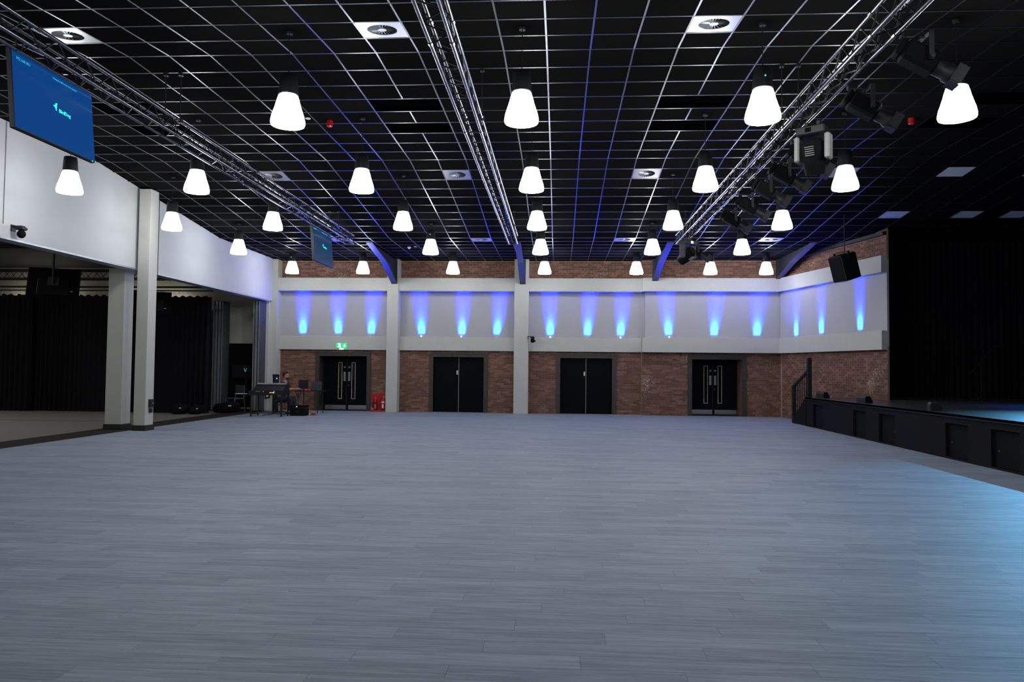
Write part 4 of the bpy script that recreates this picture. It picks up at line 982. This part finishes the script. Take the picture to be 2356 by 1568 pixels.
for s_ in (-1, 1):
    MB().ball((.16, s_ * .095, 1.240), .02, .012, .03).build('ear', M_SKIN, pe, smooth=True)
    MB().ball((.245, s_ * .033, 1.265), .008, .012, .008).build('eye', M_HAIR, pe, smooth=True)
    MB().bevbox(.34, .62, s_ * .135 - .045, s_ * .135 + .045, 0, .085, .025).build('shoe', M_RUBBER, pe)
MB().prism([(.24, 1.265), (.272, 1.225), (.24, 1.215)], 'y', -.014, .014).build('nose', M_SKIN, pe)
MB().ball((.238, 0, 1.185), .012, .03, .007).build('mouth', M_RED, pe, smooth=True)
MB().ball((.19, 0, 1.165), .06, .075, .05, 12, 8).build('beard', M_HAIR, pe, smooth=True)
sl = thing('stool', 'black swivel stool under the seated operator', 'stool', (-9.02, 24.05, 0))
MB().lathe([(.2, .38), (.21, .41), (.2, .44)], 20).build('seat', M_BLACK, sl); MB().cyl((0, 0, .08), (0, 0, .38), .025).build('post', M_BLACK, sl)
for k in range(5):
    a = k * 1.2566; MB().cyl((0, 0, .09), (.25 * math.cos(a), .25 * math.sin(a), .05), .02, n=6).build('leg', M_BLACK, sl); MB().ball((.25 * math.cos(a), .25 * math.sin(a), .027), .027).build('castor', M_RUBBER, sl)

# ---------------------------------------------------------------- side room things
ch = thing('stacking_chair', 'dark upholstered chair in the side room beside the partition', 'chair', (-11.0, 25.0, 0), R(-25))
MB().bevbox(-.23, .23, -.22, .22, .42, .47, .015).build('seat', M_PANELG, ch); MB().bevbox(-.22, .22, .2, .24, .56, .9, .015).build('backrest', M_PANELG, ch)
for sx in (-1, 1):
    MB().cyl((sx * .21, -.2, .44), (sx * .23, -.23, 0), .012).build('leg', M_STEEL, ch); MB().cyl((sx * .21, .2, .44), (sx * .23, .25, 0), .012).build('leg', M_STEEL, ch)
    MB().cyl((sx * .2, .2, .44), (sx * .2, .23, .75), .012).build('back_post', M_STEEL, ch)
vd = thing('display_screen', 'dark display panel with a small teal V in the side room', 'screen', (-11.05, 26.0, 0))
MB().bevbox(-.52, .52, -.03, .03, 1.12, 1.6, .008).build('panel', M_BLACK, vd); MB().cyl((0, .03, 0), (0, .03, 1.3), .03).build('pole', M_BLACK, vd); MB().bevbox(-.35, .35, -.2, .1, 0, .03, .01).build('foot', M_BLACK, vd)
o = put('lettering', text_mesh('V', .2, mat('dim_teal', (.05, .3, .3), .5, emit=(.1, .45, .45), estr=.6)), vd, (-.08, -.034, 1.4), (R(90), 0, 0))
for (x, y, w_, h_, lab) in ((-12.05, 23.35, .22, .3, 'black holdall bag heaped in front of the drapes'), (-11.55, 23.45, .22, .27, 'black rucksack with a pale badge beside the holdall'), (-10.95, 24.3, .42, .36, 'long black bag lying by the folded partition')):
    t = thing('bag', lab, 'bag', (x, y, 0), group='black bags on the side room floor')
    b_ = MB().ball((0, 0, h_ * .45), w_, .2, h_ * .5, 16, 10); rr = random.Random(int(x * 100))
    sq = lambda a, r_: math.copysign(abs(a / r_) ** .55, a) * r_ if abs(a) > 1e-6 else 0.
    b_.v = [(sq(v[0], w_) * (1 + rr.uniform(-.07, .07)), sq(v[1], .2) * (1 + rr.uniform(-.07, .07)), max(0, h_ * .45 + sq(v[2] - h_ * .45, h_ * .5) * (1 + rr.uniform(-.18, .12)) + .05 * math.sin(v[0] * 9))) for v in b_.v]
    b_.build('body', M_BLACKM, t, smooth=True)
    MB().tube([(-w_ * .4, -.1, h_ * .85), (-w_ * .2, -.12, h_ * 1.08), (w_ * .2, -.12, h_ * 1.08), (w_ * .4, -.1, h_ * .85)], .012).build('handle', M_RUBBER, t)
    MB().box(w_ * .3, w_ * .55, -.2, -.17, h_ * .62, h_ * .72).build('badge', M_WHITEP, t)
